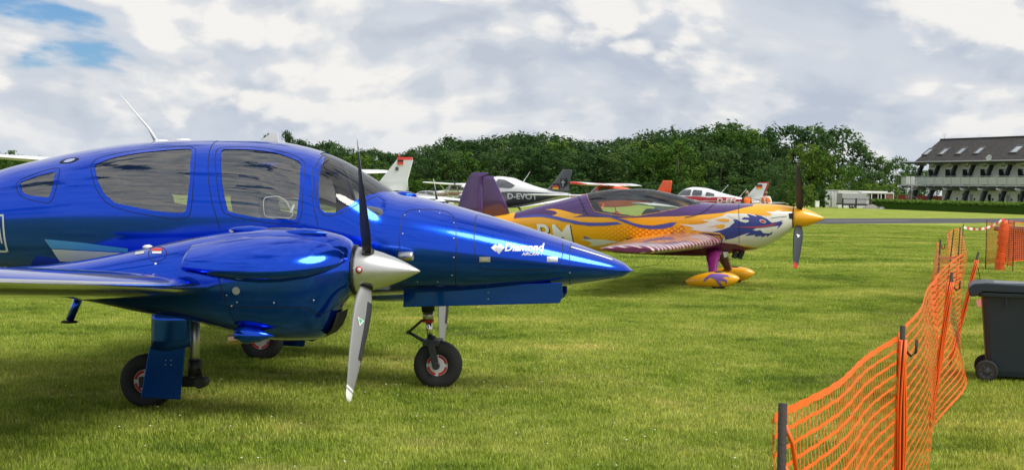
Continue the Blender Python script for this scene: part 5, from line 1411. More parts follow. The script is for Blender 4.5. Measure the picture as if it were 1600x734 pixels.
ep([(1111,363.7),(1121.5,363.7),(1128,366.7),(1129.7,370.5),(1126,374.2),(1119,375.5)], 'yellow_flame', YEL, .004, .05)
ep([(1086,345.5),(1097,344),(1104,345.6),(1094,348.6),(1075,348.6)], 'yellow_flame', YEL, .005, .05)
ep([(1113,362),(1127.5,359.2),(1139.5,354.7),(1142.5,351.7),(1148,347.5),(1145.5,343),(1158,342.7),(1162.5,339.2),(1171.5,340),(1167,334.3),(1174.5,336),(1183.4,338.6),(1179,334.8),(1189.4,337.4),(1198.4,342),(1203,345.7),(1206,348),(1218,345.7),(1221.6,344),(1224,345.7),(1222.4,349.4),(1218,354),(1214,357.7),(1216.4,352.4),(1206,353.6),(1194,355.4),(1182,356.2),(1176,359.2),(1182,360.4),(1188,359.2),(1192.4,363.7),(1203,364.4),(1207.4,361.4),(1206,365.2),(1198.4,369.7),(1197.7,367),(1191,370.4),(1188.7,368.2),(1179,369.7),(1180.4,366.7),(1164,368.2),(1172,363),(1159.5,366.7),(1146,372),(1133,374.5),(1132,369),(1124.5,363.4)], 'painted_dragon', DRAG, .004, .05)
ep([(1135,334.5),(1150,338.5),(1160,343),(1169,343.5),(1170.5,346),(1165,348),(1157,346),(1140,338)], 'dragon_whisker', CRM, .006, .05)
ep([(1144,354),(1165,354.2),(1185,353.2),(1206,350.0),(1215,348.2),(1208,352),(1190,355.0),(1165,355.6)], 'dragon_mouth', mat('mouth_red', (.42, .06, .08), .4), .006, .05)
el = lambda cx, cy, a, b_: [(cx + a*math.cos(k*.5236), cy + b_*math.sin(k*.5236) + a*.25*math.cos(k*.5236)) for k in range(12)]
ep(el(1191.7, 345.7, 5.2, 2.6), 'dragon_eye', CRM, .006, .04); ep(el(1191.7, 345.7, 3.8, 1.6), 'dragon_pupil', REDM, .008, .04)
ep(el(1222, 346.3, 1.3, 1.2), 'dragon_nostril', CRM, .006, .04)
mg_l = epx([(1184,387.3),(1150,381.3),(1121,378),(1100,377),(1040,381),(985,387)])
ep(None, 'magenta_belly', MAR, .003, .06, True, mg_l + [(-1.9, -2.3), (-1.9, -math.pi + .03), (mg_l[0][0], -math.pi + .03)])
A, B = epx([(843,387)])[0], epx([(898,387)])[0]; zb_ = EF.P(*A).z; zh_ = EF.P(*epx([(880,351)])[0]).z - zb_
for mt, off, dx in ((BLACK, .004, .02), (WHT, .006, 0)):
    text_on(EF, 'registration_letters', 'BM', A[0] + dx, zb_ - dx*.4, B[0] - A[0], zh_, mt, aero, off=off, bold=.012, shear=-.15)
for pts in ([(903,307),(908,316),(915,331),(919,336)], [(1119,318),(1108,326),(1098,332.5),(1085,337),(1070,340)], [(1155,318.5),(1155,340),(1155,360),(1155,380)], [(1205,340.5),(1229,338)]):
    ribbon(EF, 'panel_seam', chaikin(epx(pts), 1, False), .012 if pts[0][0] < 1150 else .007, .009, SEAM, aero)
# cooling slot beside the spinner
patch(EF, 'cooling_slot', epx([(1232,334),(1238,332.5),(1238,342),(1233,341)]), .009, DKIN, aero, .04)
# canopy frame, seat, panel
m_ = MB(); m_.box((-2.4,-.3,.75), (-.2,.3,.80)); m_.build('cockpit_floor', SEATB, aero)
m_ = MB(); m_.prism([(-2.1,.8),(-1.75,.8),(-2.0,1.20),(-2.15,1.22)], 'y', -.18, .18); m_.build('seat', SEATB, aero, bevel=.03)
m_ = MB(); m_.prism([(-1.42,.85),(-1.42,1.20),(-1.34,1.30),(-1.1,1.29),(-.98,1.1),(-.98,.85)], 'y', -.2, .2); m_.build('instrument_panel', mat('blue_grey_cover', (.05,.07,.13), .7), aero, bevel=.03)
m_ = MB(); m_.tube([(-2.42,-.30,1.22),(-2.40,-.2,1.42),(-2.39,0,1.53),(-2.40,.2,1.42),(-2.42,.30,1.22)], .012, 8); m_.build('canopy_frame', PUR, aero)
# fin, rudder, tailplane
fsec = lambda rows: [(a, 0, z, c, t, 0) for a, z, c, t in rows]
link('fin', wing_mesh('fin', fsec([(-3.80,1.06,.56,.13),(-3.95,1.40,.42,.13),(-4.13,1.75,.24,.14),(-4.17,1.82,.19,.12)]), PUR, None, 0, True), aero)
link('rudder', wing_mesh('rudder', fsec([(-4.345,.95,.50,.15),(-4.345,1.25,.49,.15),(-4.36,1.60,.36,.15),(-4.37,1.80,.25,.15),(-4.25,1.868,.33,.10),(-4.28,1.878,.25,.04)]), PUR, None, 0, True), aero)
link('tailplane', wing_mesh('tailplane', [(-4.0,-1.55,.98,.5,.10,0),(-3.75,0,.98,.85,.11,0),(-4.0,1.55,.98,.5,.10,0)], YEL, None, 0), aero)
# wings
for sg in (-1, 1):
    secs = [(.02,sg*.2,.775,1.62,.17,0),(.0,sg*.55,.775,1.56,.17,0),(-.12,sg*1.6,.76,1.36,.16,0),(-.28,sg*3.0,.74,1.08,.15,0),(-.40,sg*3.85,.735,.88,.14,0),(-.46,sg*3.95,.735,.75,.08,0)]
    w = link('wing', wing_mesh('wing', secs, [WLIV, YEL, MAR], lambda i, k, n: 0 if (4 <= k <= 17) else ((1 if i < 2 else 0) if 0 <= k < 4 else 2), 0.0), aero)
    m_ = MB(); m_.tube([(-.02, sg*.435, .74), (.03, sg*.43, .80), (-.02, sg*.432, .885), (-.3, sg*.432, .905), (-.8, sg*.425, .855), (-1.3, sg*.415, .80), (-1.62, sg*.40, .775)], .012, 6); m_.build('wing_root_seal', SEAM, w)
# propeller
EBL = blade_mesh('blade', .98, .185, [mat('blade_slate', (.016, .024, .033), .7), PBLK, PBLK, REDM, REDM], pitch=(66, 40), hub=.12, strip=False, tipr=.90)
ep_ = propeller(1.165, 0, 1.20, R(27), aero, YEL, EBL, ((-.0,.178),(.04,.178),(.12,.166),(.22,.138),(.32,.098),(.40,.060),(.46,.028),(.485,.010),(.49,.0001)))
blade_sticker(ep_, 1, .36, .04, WHT, (66, 40), .98, .12)
m_ = MB(); m_.lathe([(1.145,.175),(1.166,.17),(1.166,.02)], Matrix.Translation((0,0,1.2)), 32); m_.build('spinner_gap', BLACK, aero)
# gear legs and wheel spats
for sg in (-1, 1):
    V, F = [], []
    for i, (x0, x1, y, z) in enumerate(((-.27,.02,.30,.60),(-.25,.0,.42,.56),(-.2,.0,.58,.44),(-.15,.01,.74,.33),(-.125,.02,.86,.255),(-.12,.02,.93,.21))):
        xm, hw_ = (x0 + x1)/2, (x1 - x0)/2
        for k in range(10):
            t = k*2*math.pi/10; V.append((xm + hw_*math.cos(t), sg*(y + .0) + .018*math.sin(t)*sg, z + .03*math.sin(t)))
    for i in range(5):
        for k in range(10): F.append((i*10+k, i*10+(k+1) % 10, (i+1)*10+(k+1) % 10, (i+1)*10+k))
    m_ = MB(); m_.add(V, F, 0, True); m_.build('gear_leg', MAR, aero)
    SP = Loft([(-.478,.14),(-.40,.19),(-.289,.235),(-.1,.285),(.05,.298),(.2,.290),(.31,.265),(.38,.228),(.408,.195)], [(-.478,.10),(-.42,.055),(-.2,.045),(.034,.04),(.2,.055),(.30,.088),(.37,.14),(.408,.19)], [(-.478,.02),(-.4,.05),(-.25,.085),(0,.115),(.2,.112),(.32,.085),(.385,.045),(.408,.006)], 2.2, 2.4, yc=sg*.95)
    sp = link('wheel_spat', SP.mesh('wheel_spat', -.478, .408, 36, 28, YEL), aero)
    m_ = MB(); m_.lathe([(-.05,.06),(-.065,.12),(-.05,.155),(.05,.155),(.065,.12),(.05,.06)], Matrix.Translation((.06, sg*.95, .152)) @ Matrix.Rotation(R(90),4,'Z'), 24); m_.build('tyre', M_RUB, aero)
    if sg < 0:
        patch(SP, 'painted_claw', SP.px(EX, [(1098.5,441),(1101,434.8),(1110,427.8),(1121,427.2),(1137.5,429.5),(1140,434),(1136,431.8),(1128,433),(1136,438),(1135.5,443.7),(1132.6,439.6),(1123,438),(1128.6,444.5),(1125,449),(1123.7,445),(1118,437.2),(1110,433),(1104,437)]), .003, mat('claw_purple', (.20,.10,.42), .4, coat=.4), sp, .03)
# exhaust and vents under the cowl
m_ = MB(); m_.tube([(.22,-.20,.60),(.20,-.22,.50)], .045, 10, cap=False); m_.tube([(.32,-.1,.62),(.27,-.12,.49)], .05, 10, cap=False); m_.build('exhaust_stack', BLACK, aero)
m_ = MB(); m_.prism([(.02,.60),(.10,.60),(.09,.52),(.05,.50)], 'y', -.30, -.2); m_.build('drain_vent', CRM, aero)
m_ = MB(); m_.lathe([(.72,.02),(.80,.10),(1.0,.135),(1.14,.13),(1.16,.10),(1.12,.06)], Matrix.Translation((0,0,.95)) @ Matrix.Rotation(R(-14),4,'Y') @ Matrix.Translation((-.26,0,.12)), 24); m_.build('chin_scoop', CRM, aero)
m_ = MB(); m_.tube([(-4.5,0,.86),(-4.72,0,.50),(-4.85,0,.30)], [.03,.022,.02], 8); m_.build('tail_spring', BLACK, aero)
m_ = MB(); m_.lathe([(-.03,.03),(-.04,.075),(0,.085),(.04,.075),(.03,.03)], Matrix.Translation((-4.88,0,.088)) @ Matrix.Rotation(R(90),4,'Z'), 18); m_.build('tail_wheel', M_RUB, aero)
m_ = MB(); m_.tube([(-1.0,-.05,.505),(-1.15,-.05,.33),(-1.6,-.05,.26)], .004, 4, cap=False); m_.build('static_wire', BLACK, aero)

# ================================================================== aircraft parked further back
PW = mat('aircraft_white', (.78, .79, .80), .35, coat=.5, var=.03)
PGD = mat('graphite_paint', (.055, .06, .068), .4, coat=.5)
PRED = mat('aircraft_red', (.42, .012, .02), .4, coat=.5)
PREDB = mat('bright_red', (.62, .03, .02), .4, coat=.4)
PORG = mat('aircraft_orange', (.78, .11, .02), .4, coat=.5)
PWIN = mat('small_window', (.06, .07, .08), .08, coat=.8, var=.3, vscale=2, spec=.9)
PGRN = mat('wing_walk_grey', (.10, .11, .09), .7)
def spats(e, pts, mt, rr=.2):
    for (x, y, z0) in pts:
        g_ = empty('undercarriage', (x, y, 0), 0, e)
        m_ = MB(); m_.tube([(0, -y*.35 if y else 0, z0), (0, 0, rr)], [.05, .035], 8); m_.build('leg', mt, g_)
        m_ = MB(); m_.lathe([(-.05,.08),(-.07,rr*.8),(-.04,rr),(.04,rr),(.07,rr*.8),(.05,.08)], Matrix.Translation((0,0,rr)) @ Matrix.Rotation(R(90),4,'Z'), 16); m_.build('tyre', M_RUB, g_)
        lf = Loft([(-.42,rr),(-.2,rr*1.6),(.1,rr*1.85),(.3,rr*1.5),(.38,rr)], [(-.42,rr*.9),(0,rr*.45),(.25,rr*.5),(.38,rr*.95)], [(-.42,.01),(0,.12),(.2,.12),(.38,.02)]); link('wheel_fairing', lf.mesh('wheel_fairing', -.42, .38, 14, 14, mt), g_)
def side_patch(lf, e, name, pts, mt, off=.006, step=.12):
    for sg in (1, -1): patch(lf, name, [lf.side(x, z, sg) for x, z in pts], off, mt, e, step)
def prop2(e, x, z, ang, rad=.95):
    p = empty('propeller', (x, 0, z), 0, e); p.rotation_euler = (ang, 0, 0)
    m_ = MB(); m_.lathe([(0,.15),(.08,.14),(.2,.09),(.3,.001)], None, 18); m_.build('spinner', PW, p)
    bl = blade_mesh('blade', rad, .13, [ALU, PBLK, ALU, WHT, WHT], hub=.1, strip=False)
    for k in range(2): link('blade', bl, p, (.06,0,0), (math.pi*k, 0, 0))
def low_wing(label, fin_px, Y, deg, kind, ant=True):
    cir = kind == 'grey'
    if False:
        tp = [(-6.0,1.42),(-4.5,1.50),(-3.2,1.72),(-2.4,1.92),(-1.6,2.08),(-1.0,2.10),(-.4,1.98),(.25,1.62),(.6,1.52),(1.2,1.45),(1.55,1.34),(1.65,1.28)]
        bt = [(-6.0,1.25),(-4.5,1.02),(-3,.82),(-1.5,.70),(0,.68),(1.0,.76),(1.5,.92),(1.65,1.0)]
        wd = [(-6.0,.06),(-4.5,.18),(-3.2,.36),(-2.2,.54),(-1.2,.62),(0,.60),(.8,.52),(1.4,.38),(1.65,.18)]
        fin = [(-4.55,1.40,1.75,.10),(-5.0,1.75,1.05,.10),(-5.55,2.55,.62,.10),(-5.6,2.68,.5,.08)]; zf, span, tz, tx, zs = 2.68, 5.8, 1.42, -5.3, .80; tipx = -5.85
        zsp = 1.14; xsp = 1.63
    else:
        tp = [(-5.2,1.30),(-4,1.42),(-3,1.58),(-2.2,1.76),(-1.5,1.92),(-.8,1.96),(-.35,1.86),(.15,1.50),(.45,1.42),(1.0,1.34),(1.5,1.22),(1.65,1.15)]
        bt = [(-5.2,1.15),(-3.5,.90),(-2.3,.72),(-1.5,.64),(0,.62),(1.0,.68),(1.5,.78),(1.65,.86)]
        wd = [(-5.2,.06),(-4,.2),(-2.6,.42),(-1.8,.54),(-1,.57),(0,.56),(1.2,.46),(1.5,.36),(1.65,.18)]
        fin = [(-3.75,1.38,1.40,.10),(-4.2,1.70,.98,.10),(-4.7,2.20,.62,.10),(-4.75,2.25,.5,.08)]; zf, span, tz, tx, zs = 2.24, 5.1, 1.22, -4.35, .72; tipx = -5.0
        zsp = 1.0; xsp = 1.64; sc = 1.16 if cir else 1.0
    P = at(fin_px[0], fin_px[1], Y); fr = Frame(0, 0, deg); o = P - fr.fx * tipx * sc
    e = empty('light_aircraft', (o.x, o.y, 0), R(deg)); e.scale = (sc, sc, sc); tag(e, label, 'aircraft')
    lf = Loft(tp, bt, wd, 2.3, 2.5)
    link('fuselage', lf.mesh('fuselage', tp[0][0], xsp, 60, 28, PW), e)
    if cir:
        side_patch(lf, e, 'graphite_lower_side', [(1.5,1.1),(.5,1.16),(-1.5,1.28),(-3.0,1.33),(-4.0,1.30),(-4.8,1.25),(-4.8,1.18),(-3.6,.96),(-2.4,.78),(-1.5,.70),(0,.68),(1,.74),(1.5,.88)], PGD)
        wins = [[(-.15,1.50),(-.50,1.80),(-1.0,1.84),(-1.05,1.50)], [(-1.15,1.48),(-1.18,1.84),(-1.65,1.80),(-2.3,1.58),(-2.15,1.46)]]
        reg_, rx, rz, rw = 'D-EVOT', -2.0, 1.02, 1.55
    else:
        side_patch(lf, e, 'red_band', [(1.4,1.05),(0,1.22),(-2,1.42),(-3.4,1.44),(-4.8,1.27),(-4.8,1.20),(-3.4,1.16),(-2,1.10),(0,1.04),(1.4,.96)], PRED)
        side_patch(lf, e, 'white_pinstripe', [(0,1.165),(-1.6,1.245),(-2.6,1.265),(-2.6,1.245),(-1.6,1.225),(0,1.15)], PW, .009)
        wins = [[(-.05,1.52),(-.45,1.80),(-.95,1.82),(-.95,1.50)], [(-1.05,1.50),(-1.05,1.82),(-1.6,1.78),(-1.65,1.50)], [(-1.85,1.50),(-1.85,1.72),(-2.3,1.62),(-2.35,1.50)]]
        reg_, rx, rz, rw = 'D-EFC', -2.55, 1.17, 1.2
    for w in wins: side_patch(lf, e, 'side_window', chaikin(soften(w, .15), 1), PWIN, .008)
    wsx = [(.30,1.50),(-.10,1.78),(-.42,1.87),(-.42,1.60),(.02,1.42)] if not cir else [(.35,1.56),(-.1,1.80),(-.45,1.95),(-.30,1.62),(.2,1.44)]
    for sg in (1, -1): patch(lf, 'windscreen', [lf.side(x, min(z, lf.top(x)-.01), sg) for x, z in wsx], .008, PWIN, e, .1)
    text_on(lf, 'registration', reg_, rx, rz, rw, .24, WHT, e, sg=1, off=.012, bold=.02); 
    for sg in (1, -1):
        s_ = [(.05,0,zs,1.7,.14,2),(.0,sg*.6,zs+.02,1.62,.14,2),(-.15,sg*span*.55,zs+.06+.07*span*.55,1.35,.13,2),(-.3,sg*span*.93,zs+.07*span*.93,1.05,.12,2),(-.5,sg*span,zs+.075*span,.7,.06,2)]
        link('wing', wing_mesh('wing', s_, [PW, PGRN], lambda i, k, n: 1 if (not cir and i == 0 and 2 <= k <= 9) else 0), e)
    f_ = link('fin', wing_mesh('fin', [(a, 0, z, c, t, 0) for a, z, c, t in fin], [PGD if cir else PW, PRED], (lambda i, k, n: 0) if cir else (lambda i, k, n: 1 if (i == 2 or k in (0, 1, n-1, n-2)) else 0), 0, True), e)
    fl = MB(); fx, fz = ((-4.25, 1.45) if cir else (-4.62, 1.90))
    for k, c in enumerate((0, 1, 2)):
        for sg in (1, -1): fl.box((fx-.34, sg*.075-.003, fz+.16-.08*k), (fx, sg*.075+.003, fz+.235-.08*k), k)
    fl.build('flag', [BLACK, PREDB, mat('gold', (.8,.5,.03), .5)], f_)
    if cir:
        sh_ = MB(); sh_.prism([(-4.70,1.88),(-5.02,1.88),(-5.04,1.68),(-4.88,1.48),(-4.70,1.66)], 'y', .07, .078); sh_.build('fin_shield', BLACK, f_)
        cr_ = MB(); cr_.box((-4.88,.0785,1.58), (-4.84,.083,1.84)); cr_.box((-4.96,.0785,1.72), (-4.76,.083,1.76)); cr_.build('fin_cross', GREYM, f_)
    link('tailplane', wing_mesh('tailplane', [(tx-.25,-2.0,tz,.6,.09,0),(tx,0,tz,.9,.10,0),(tx-.25,2.0,tz,.6,.09,0)], PW, None, 0), e)
    spats(e, [(-.9, 1.5, .75), (-.9, -1.5, .75), (1.05, 0, .8)], PW)
    prop2(e, xsp, zsp, R(-32))
    if ant:
        m_ = MB(); 
        for x in ((-2.5, -3.6) if not cir else (-2.35,)): z = lf.top(x); m_.tube([(x, 0, z), (x - .42, 0, z + .42)], [.02,.008], 5)
        m_.build('whip_antenna', PW, e)
    return e
low_wing('white and graphite low wing aircraft lettered D-EVOT with dark crested fin', (886, 267), 66, 131, 'grey')
low_wing('white low wing aircraft with red stripe lettered D-EFC and red edged fin', (1193, 286), 72, 139, 'red')
def high_wing(label, fin_px, Y, deg, kind, sc=1.0):
    tp = [(-5.4,1.42),(-4.2,1.52),(-3.0,1.72),(-2.2,1.98),(-1.4,2.10),(-.5,2.12),(-.1,2.06),(.45,1.62),(.7,1.54),(1.3,1.48),(1.7,1.38),(1.8,1.30)]
    bt = [(-5.4,1.22),(-4.2,1.05),(-3.0,.85),(-2.0,.72),(-1,.66),(.3,.68),(1.2,.80),(1.7,.95),(1.8,1.02)]
    wd = [(-5.4,.05),(-4.2,.16),(-3,.32),(-2,.48),(-1,.54),(.2,.54),(1.2,.44),(1.65,.32),(1.8,.16)]
    fin = [(-3.6,1.50,1.85,.08),(-4.2,1.85,1.20,.09),(-4.9,2.60,.72,.09),(-4.95,2.70,.62,.07)] if kind != 'orange' else [(-4.1,1.35,1.2,.09),(-4.45,1.9,.95,.09),(-4.75,2.42,.7,.09),(-4.8,2.5,.6,.07)]
    P = at(fin_px[0], fin_px[1], Y); fr = Frame(0, 0, deg); o = P - fr.fx * (-5.3 * sc)
    e = empty('light_aircraft', (o.x, o.y, 0), R(deg)); e.scale = (sc, sc, sc); tag(e, label, 'aircraft')
    body = PORG if kind == 'orange' else PW
    lf = Loft(tp, bt, wd, 2.5, 2.5); link('fuselage', lf.mesh('fuselage', -5.4, 1.8, 60, 28, body), e)
    if kind != 'orange':
        for z0, mt in ((1.28, PRED), (1.18, PRED), (1.09, PGD)):
            side_patch(lf, e, 'stripe', [(1.5,z0-.02),(0,z0),(-2.5,z0+.03),(-4.8,z0+.10),(-4.8,z0+.07),(-2.5,z0-.03),(0,z0-.06),(1.5,z0-.07)], mt)
    for w in ([(-.15,1.55),(-.35,1.95),(-1.1,1.96),(-1.1,1.55)], [(-1.2,1.55),(-1.2,1.95),(-1.75,1.90),(-2.15,1.60)]): side_patch(lf, e, 'side_window', chaikin(soften(w, .12), 1), PWIN, .008)
    for sg in (1, -1): patch(lf, 'windscreen', [lf.side(x, min(z, lf.top(x)-.01), sg) for x, z in [(.42,1.60),(.0,1.98),(-.1,2.04),(-.1,1.62),(.25,1.52)]], .008, PWIN, e, .1)
    wm = [PW, PREDB] if kind == 'orange' else [PW, PW]
    for sg in (1, -1):
        s_ = [(.02,0,2.14,1.6,.13,2),(.02,sg*2.4,2.18,1.6,.13,2),(-.1,sg*4.6,2.24,1.25,.12,2),(-.15,sg*5.3,2.26,1.1,.11,1),(-.35,sg*5.5,2.24,.75,.05,1)]
        if kind == 'orange': s_ = [(.02,0,2.14,1.45,.13,2),(.02,sg*.9,2.15,1.45,.13,2),(.02,sg*1.25,2.155,1.45,.13,2),(.02,sg*1.9,2.17,1.45,.13,2),(.02,sg*2.3,2.175,1.45,.13,2),(.0,sg*4.2,2.2,1.4,.13,2),(-.15,sg*4.5,2.2,1.1,.06,2)]
        w_ = link('wing', wing_mesh('wing', s_, wm, lambda i, k, n: 1 if (i in (1, 3, 5) or k in (11, 12, 13)) else 0), e)
        m_ = MB(); m_.bar((-.35, sg*.5, .85), (-.35, sg*2.5, 2.12), .03, .1, up=(1,0,0)); m_.build('wing_strut', PGD if kind == 'orange' else PW, w_)
    def fm(i, k, n): return 1 if i == 2 and k >= 0 else 0
    f_ = link('fin', wing_mesh('fin', [(a, 0, z, c, t, 0) for a, z, c, t in fin], [body, PREDB], fm if kind == 'red' else (lambda i, k, n: 0), 0, True), e)
    if kind == 'red':
        m_ = MB(); fx, fz = -4.98, 2.42
        for k in range(3):
            for sg in (1, -1): m_.box((fx-.24, sg*.05-.012, fz+.12-.06*k), (fx, sg*.05+.012, fz+.178-.06*k), k)
        m_.build('flag', [BLACK, PREDB, PORG], f_)
        m_ = MB(); 
        for sg in (1, -1): m_.box((-5.02,sg*.06-.012,2.22), (-4.9,sg*.06+.012,2.34))
        m_.build('fin_emblem', PGD, f_)
        m_ = MB(); m_.tube([(-5.0,0,2.69),(-5.0,0,2.80)], .025, 8); m_.build('beacon', PREDB, f_)
    link('tailplane', wing_mesh('tailplane', [(-4.65,-1.7,1.36,.65,.09,0),(-4.35,0,1.36,1.0,.10,0),(-4.65,1.7,1.36,.65,.09,0)], body, None, 0), e)
    spats(e, [(-.9, 1.25, .9), (-.9, -1.25, .9), (1.2, 0, .9)], body)
    prop2(e, 1.78, 1.16, R(-40))
    return e
high_wing('white high wing aircraft with red capped fin behind the blue cockpit', (634, 246), 51, 150, 'red')
high_wing('white high wing aircraft seen past the tail and rear window of the blue plane', (294, 244), 55, 150, 'white', 1.12)
high_wing('orange high wing aircraft with white and red wing behind the purple canopy', (1047, 281), 90, 150, 'orange', .97)
high_wing('distant white high wing aircraft whose wing tip shows left of the purple fin', (775, 279), 140, 150, 'white')

# ================================================================== people
SKIN = mat('skin', (.42, .24, .17), .6)
def person(px, top_px, Y, face, label, shirt, hairc, folded, bald, glasses):
    P = at(px, top_px, Y); hgt = P.z; k = hgt / 1.80
    e = empty('person', (P.x, P.y, 0), face); tag(e, label, 'person', 'people in orange vests')
    J = {'pel': (0,0,.95), 'wai': (0,.01,1.10), 'che': (0,.02,1.33), 'nec': (0,.0,1.50), 'hd': (0,-.02,1.56)}
    edges = [('pel','wai'),('wai','che'),('che','nec'),('nec','hd')]
    rad = {'pel': (.165,.115), 'wai': (.15,.105), 'che': (.185,.125), 'nec': (.062,.062), 'hd': (.058,.06)}
    for s_, n_ in ((-1,'r'),(1,'l')):
        J['sh'+n_] = (s_*.19,.01,1.43); rad['sh'+n_] = (.072,.072)
        if folded: J['el'+n_] = (s_*.27,-.03,1.16); J['wr'+n_] = (s_*.02,-.20,1.17+.02*s_); J['ha'+n_] = (-s_*.10,-.20,1.20+.02*s_)
        else: J['el'+n_] = (s_*.27,.02,1.15); J['wr'+n_] = (s_*.25,-.06,.92); J['ha'+n_] = (s_*.24,-.09,.84)
        rad['el'+n_] = (.05,.05); rad['wr'+n_] = (.034,.034); rad['ha'+n_] = (.04,.03)
        J['hi'+n_] = (s_*.095,0,.90); J['kn'+n_] = (s_*.11,-.01,.50); J['an'+n_] = (s_*.12,.02,.09); J['to'+n_] = (s_*.14,-.15,.04)
        rad['hi'+n_] = (.10,.10); rad['kn'+n_] = (.066,.066); rad['an'+n_] = (.048,.05); rad['to'+n_] = (.045,.035)
        edges += [('che','sh'+n_),('sh'+n_,'el'+n_),('el'+n_,'wr'+n_),('wr'+n_,'ha'+n_),('pel','hi'+n_),('hi'+n_,'kn'+n_),('kn'+n_,'an'+n_),('an'+n_,'to'+n_)]
    names = list(J); idx = {n_: i for i, n_ in enumerate(names)}
    me = bpy.data.meshes.new('body'); me.from_pydata([Vector(J[n_])*k for n_ in names], [(idx[a], idx[b_]) for a, b_ in edges], [])
    o = bpy.data.objects.new('body', me); COL.objects.link(o)
    o.modifiers.new('skin', 'SKIN'); 
    for i, n_ in enumerate(names): me.skin_vertices[0].data[i].radius = (rad[n_][0]*k, rad[n_][1]*k); me.skin_vertices[0].data[i].use_root = n_ == 'pel'
    sb = o.modifiers.new('sub', 'SUBSURF'); sb.levels = 2; sb.render_levels = 2
    dg = bpy.context.evaluated_depsgraph_get(); m2 = bpy.data.meshes.new_from_object(o.evaluated_get(dg)); bpy.data.objects.remove(o)
    m2.materials.clear()
    TROU = mat('dark_trousers', (.03,.032,.04), .85); SHOE = mat('dark_shoe', (.02,.02,.02), .6)
    for mt in (shirt, TROU, SKIN, SHOE): m2.materials.append(mt)
    hands = [Vector(J['har'])*k, Vector(J['hal'])*k]
    for p in m2.polygons:
        c = p.center; p.use_smooth = True
        p.material_index = 3 if c.z < .10*k else 1 if c.z < .97*k and not any((c-h_).length < .14 for h_ in hands) else 2 if (c.z > 1.485*k and abs(c.x) < .1) or any((c-h_).length < .085*k for h_ in hands) else 0
    link('body', m2, e)
    # hands with fingers
    for h_, s_ in ((hands[0], -1), (hands[1], 1)):
        m_ = MB(); d = Vector((-s_, -.1, .1)) if folded else Vector((0, -.25, -1)); d.normalize(); sd = Vector((0, 0, 1)) if folded else Vector((0, 1, 0))
        for q_, ln in ((-.03,.07),(-.01,.085),(.01,.08),(.03,.065)): m_.tube([h_ + sd*q_, h_ + sd*q_ + d*ln*.6, h_ + sd*q_ + d*ln + Vector((0,.02,0))], [.010,.009,.007], 6)
        m_.tube([h_ - d*.03 + sd*.035, h_ + sd*.06 + d*.03], [.011,.008], 6); m_.build('fingers', SKIN, e)
    # head
    V, F = [], []; nu, nv = 16, 14
    for i in range(nv + 1):
        v = math.pi * i / nv
        for j in range(nu):
            u = 2*math.pi*j/nu; x = .078*math.sin(v)*math.cos(u); y = .098*math.sin(v)*math.sin(u); z = .122*math.cos(v)
            if z < -.03: x *= 1 + z*1.6; y = y*(1 + z*1.2) - .004
            fr_ = -math.sin(u)
            if fr_ > .9 and -.045 < z < .02: y -= .022*(1 - abs(z+.02)/.04)
            if fr_ > .7 and .0 < z < .03 and .2 < abs(math.cos(u)) < .75: y += .008
            V.append((x*k, (y-.015)*k, (z + 1.675)*k))
    for i in range(nv):
        for j in range(nu): F.append((i*nu+j, (i+1)*nu+j, (i+1)*nu+(j+1) % nu, i*nu+(j+1) % nu))
    m_ = MB(); m_.add(V, F, 0, True)
    for s_ in (-1, 1): m_.lathe([(-.012,.001),(-.008,.022),(.006,.026),(.01,.01)], Matrix.Translation((s_*.078*k, .0, 1.67*k)) @ Matrix.Scale(1.3,4,(0,0,1)), 10)
    hd_ = m_.build('head', SKIN, e)
    HAIR = mat('hair_'+hairc, (.05,.045,.04) if hairc == 'dark' else (.2,.19,.18), .9)
    V2, F2 = [], []; o_ = 0
    for i in range(nv + 1):
        for j in range(nu):
            p = Vector(V[i*nu+j]); c = Vector((0, -.015*k, 1.675*k)); V2.append(c + (p - c)*1.06)
    for i in range(nv):
        for j in range(nu):
            q_ = (i*nu+j, (i+1)*nu+j, (i+1)*nu+(j+1) % nu, i*nu+(j+1) % nu); cc = sum((V2[t] for t in q_), Vector())/4; z = cc.z/k - 1.675; y = cc.y/k
            if not bald and (z > .055 or (y > .02 and z > -.06)): F2.append(q_)
            if bald and y > .03 and -.06 < z < .03: F2.append(q_)
            if z < -.045 and y < .03: F2.append(q_)
    m_ = MB(); m_.add(V2, F2, 0, True); m_.build('hair', HAIR, e)
    m_ = MB()
    for s_ in (-1, 1): m_.lathe([(-.004,.001),(0,.024 if glasses else .011),(.004,.001)], Matrix.Translation((s_*.032*k, -.105*k, 1.69*k)) @ Matrix.Rotation(R(90),4,'Z'), 10)
    m_.build('sunglasses' if glasses else 'eyes', BLACK, e)
    m_ = MB(); m_.box((-.025*k,-.112*k,1.615*k), (.025*k,-.10*k,1.622*k)); m_.build('mouth', mat('lip', (.3,.12,.1), .6), e)
    # vest
    lf = []
    prof = [(.86,.19,.135),(1.0,.185,.135),(1.12,.178,.132),(1.30,.215,.155),(1.40,.215,.145),(1.455,.16,.10)]
    V, F = [], []; n = 24
    for z, a, b_ in prof:
        for j in range(n):
            t = 2*math.pi*j/n; V.append((a*math.cos(t)*k, (b_*math.sin(t)+.012)*k, z*k))
    for i in range(len(prof)-1):
        for j in range(n):
            t = 2*math.pi*(j+.5)/n
            if glasses and -math.sin(t) > .96: continue     # hangs open in front
            F.append((i*n+j, i*n+(j+1) % n, (i+1)*n+(j+1) % n, (i+1)*n+j))
    m_ = MB(); m_.add(V, F, 0, True); o = m_.build('vest', mat('orange_vest', (.90,.16,.01), .7), e); s_ = o.modifiers.new('thickness','SOLIDIFY'); s_.thickness = .01
    return e
person(1167, 297.5, 69, R(25), 'bald bearded man in orange vest over a dark brown jacket, left of the two', mat('brown_jacket', (.05,.035,.03), .85), 'grey', False, True, False)
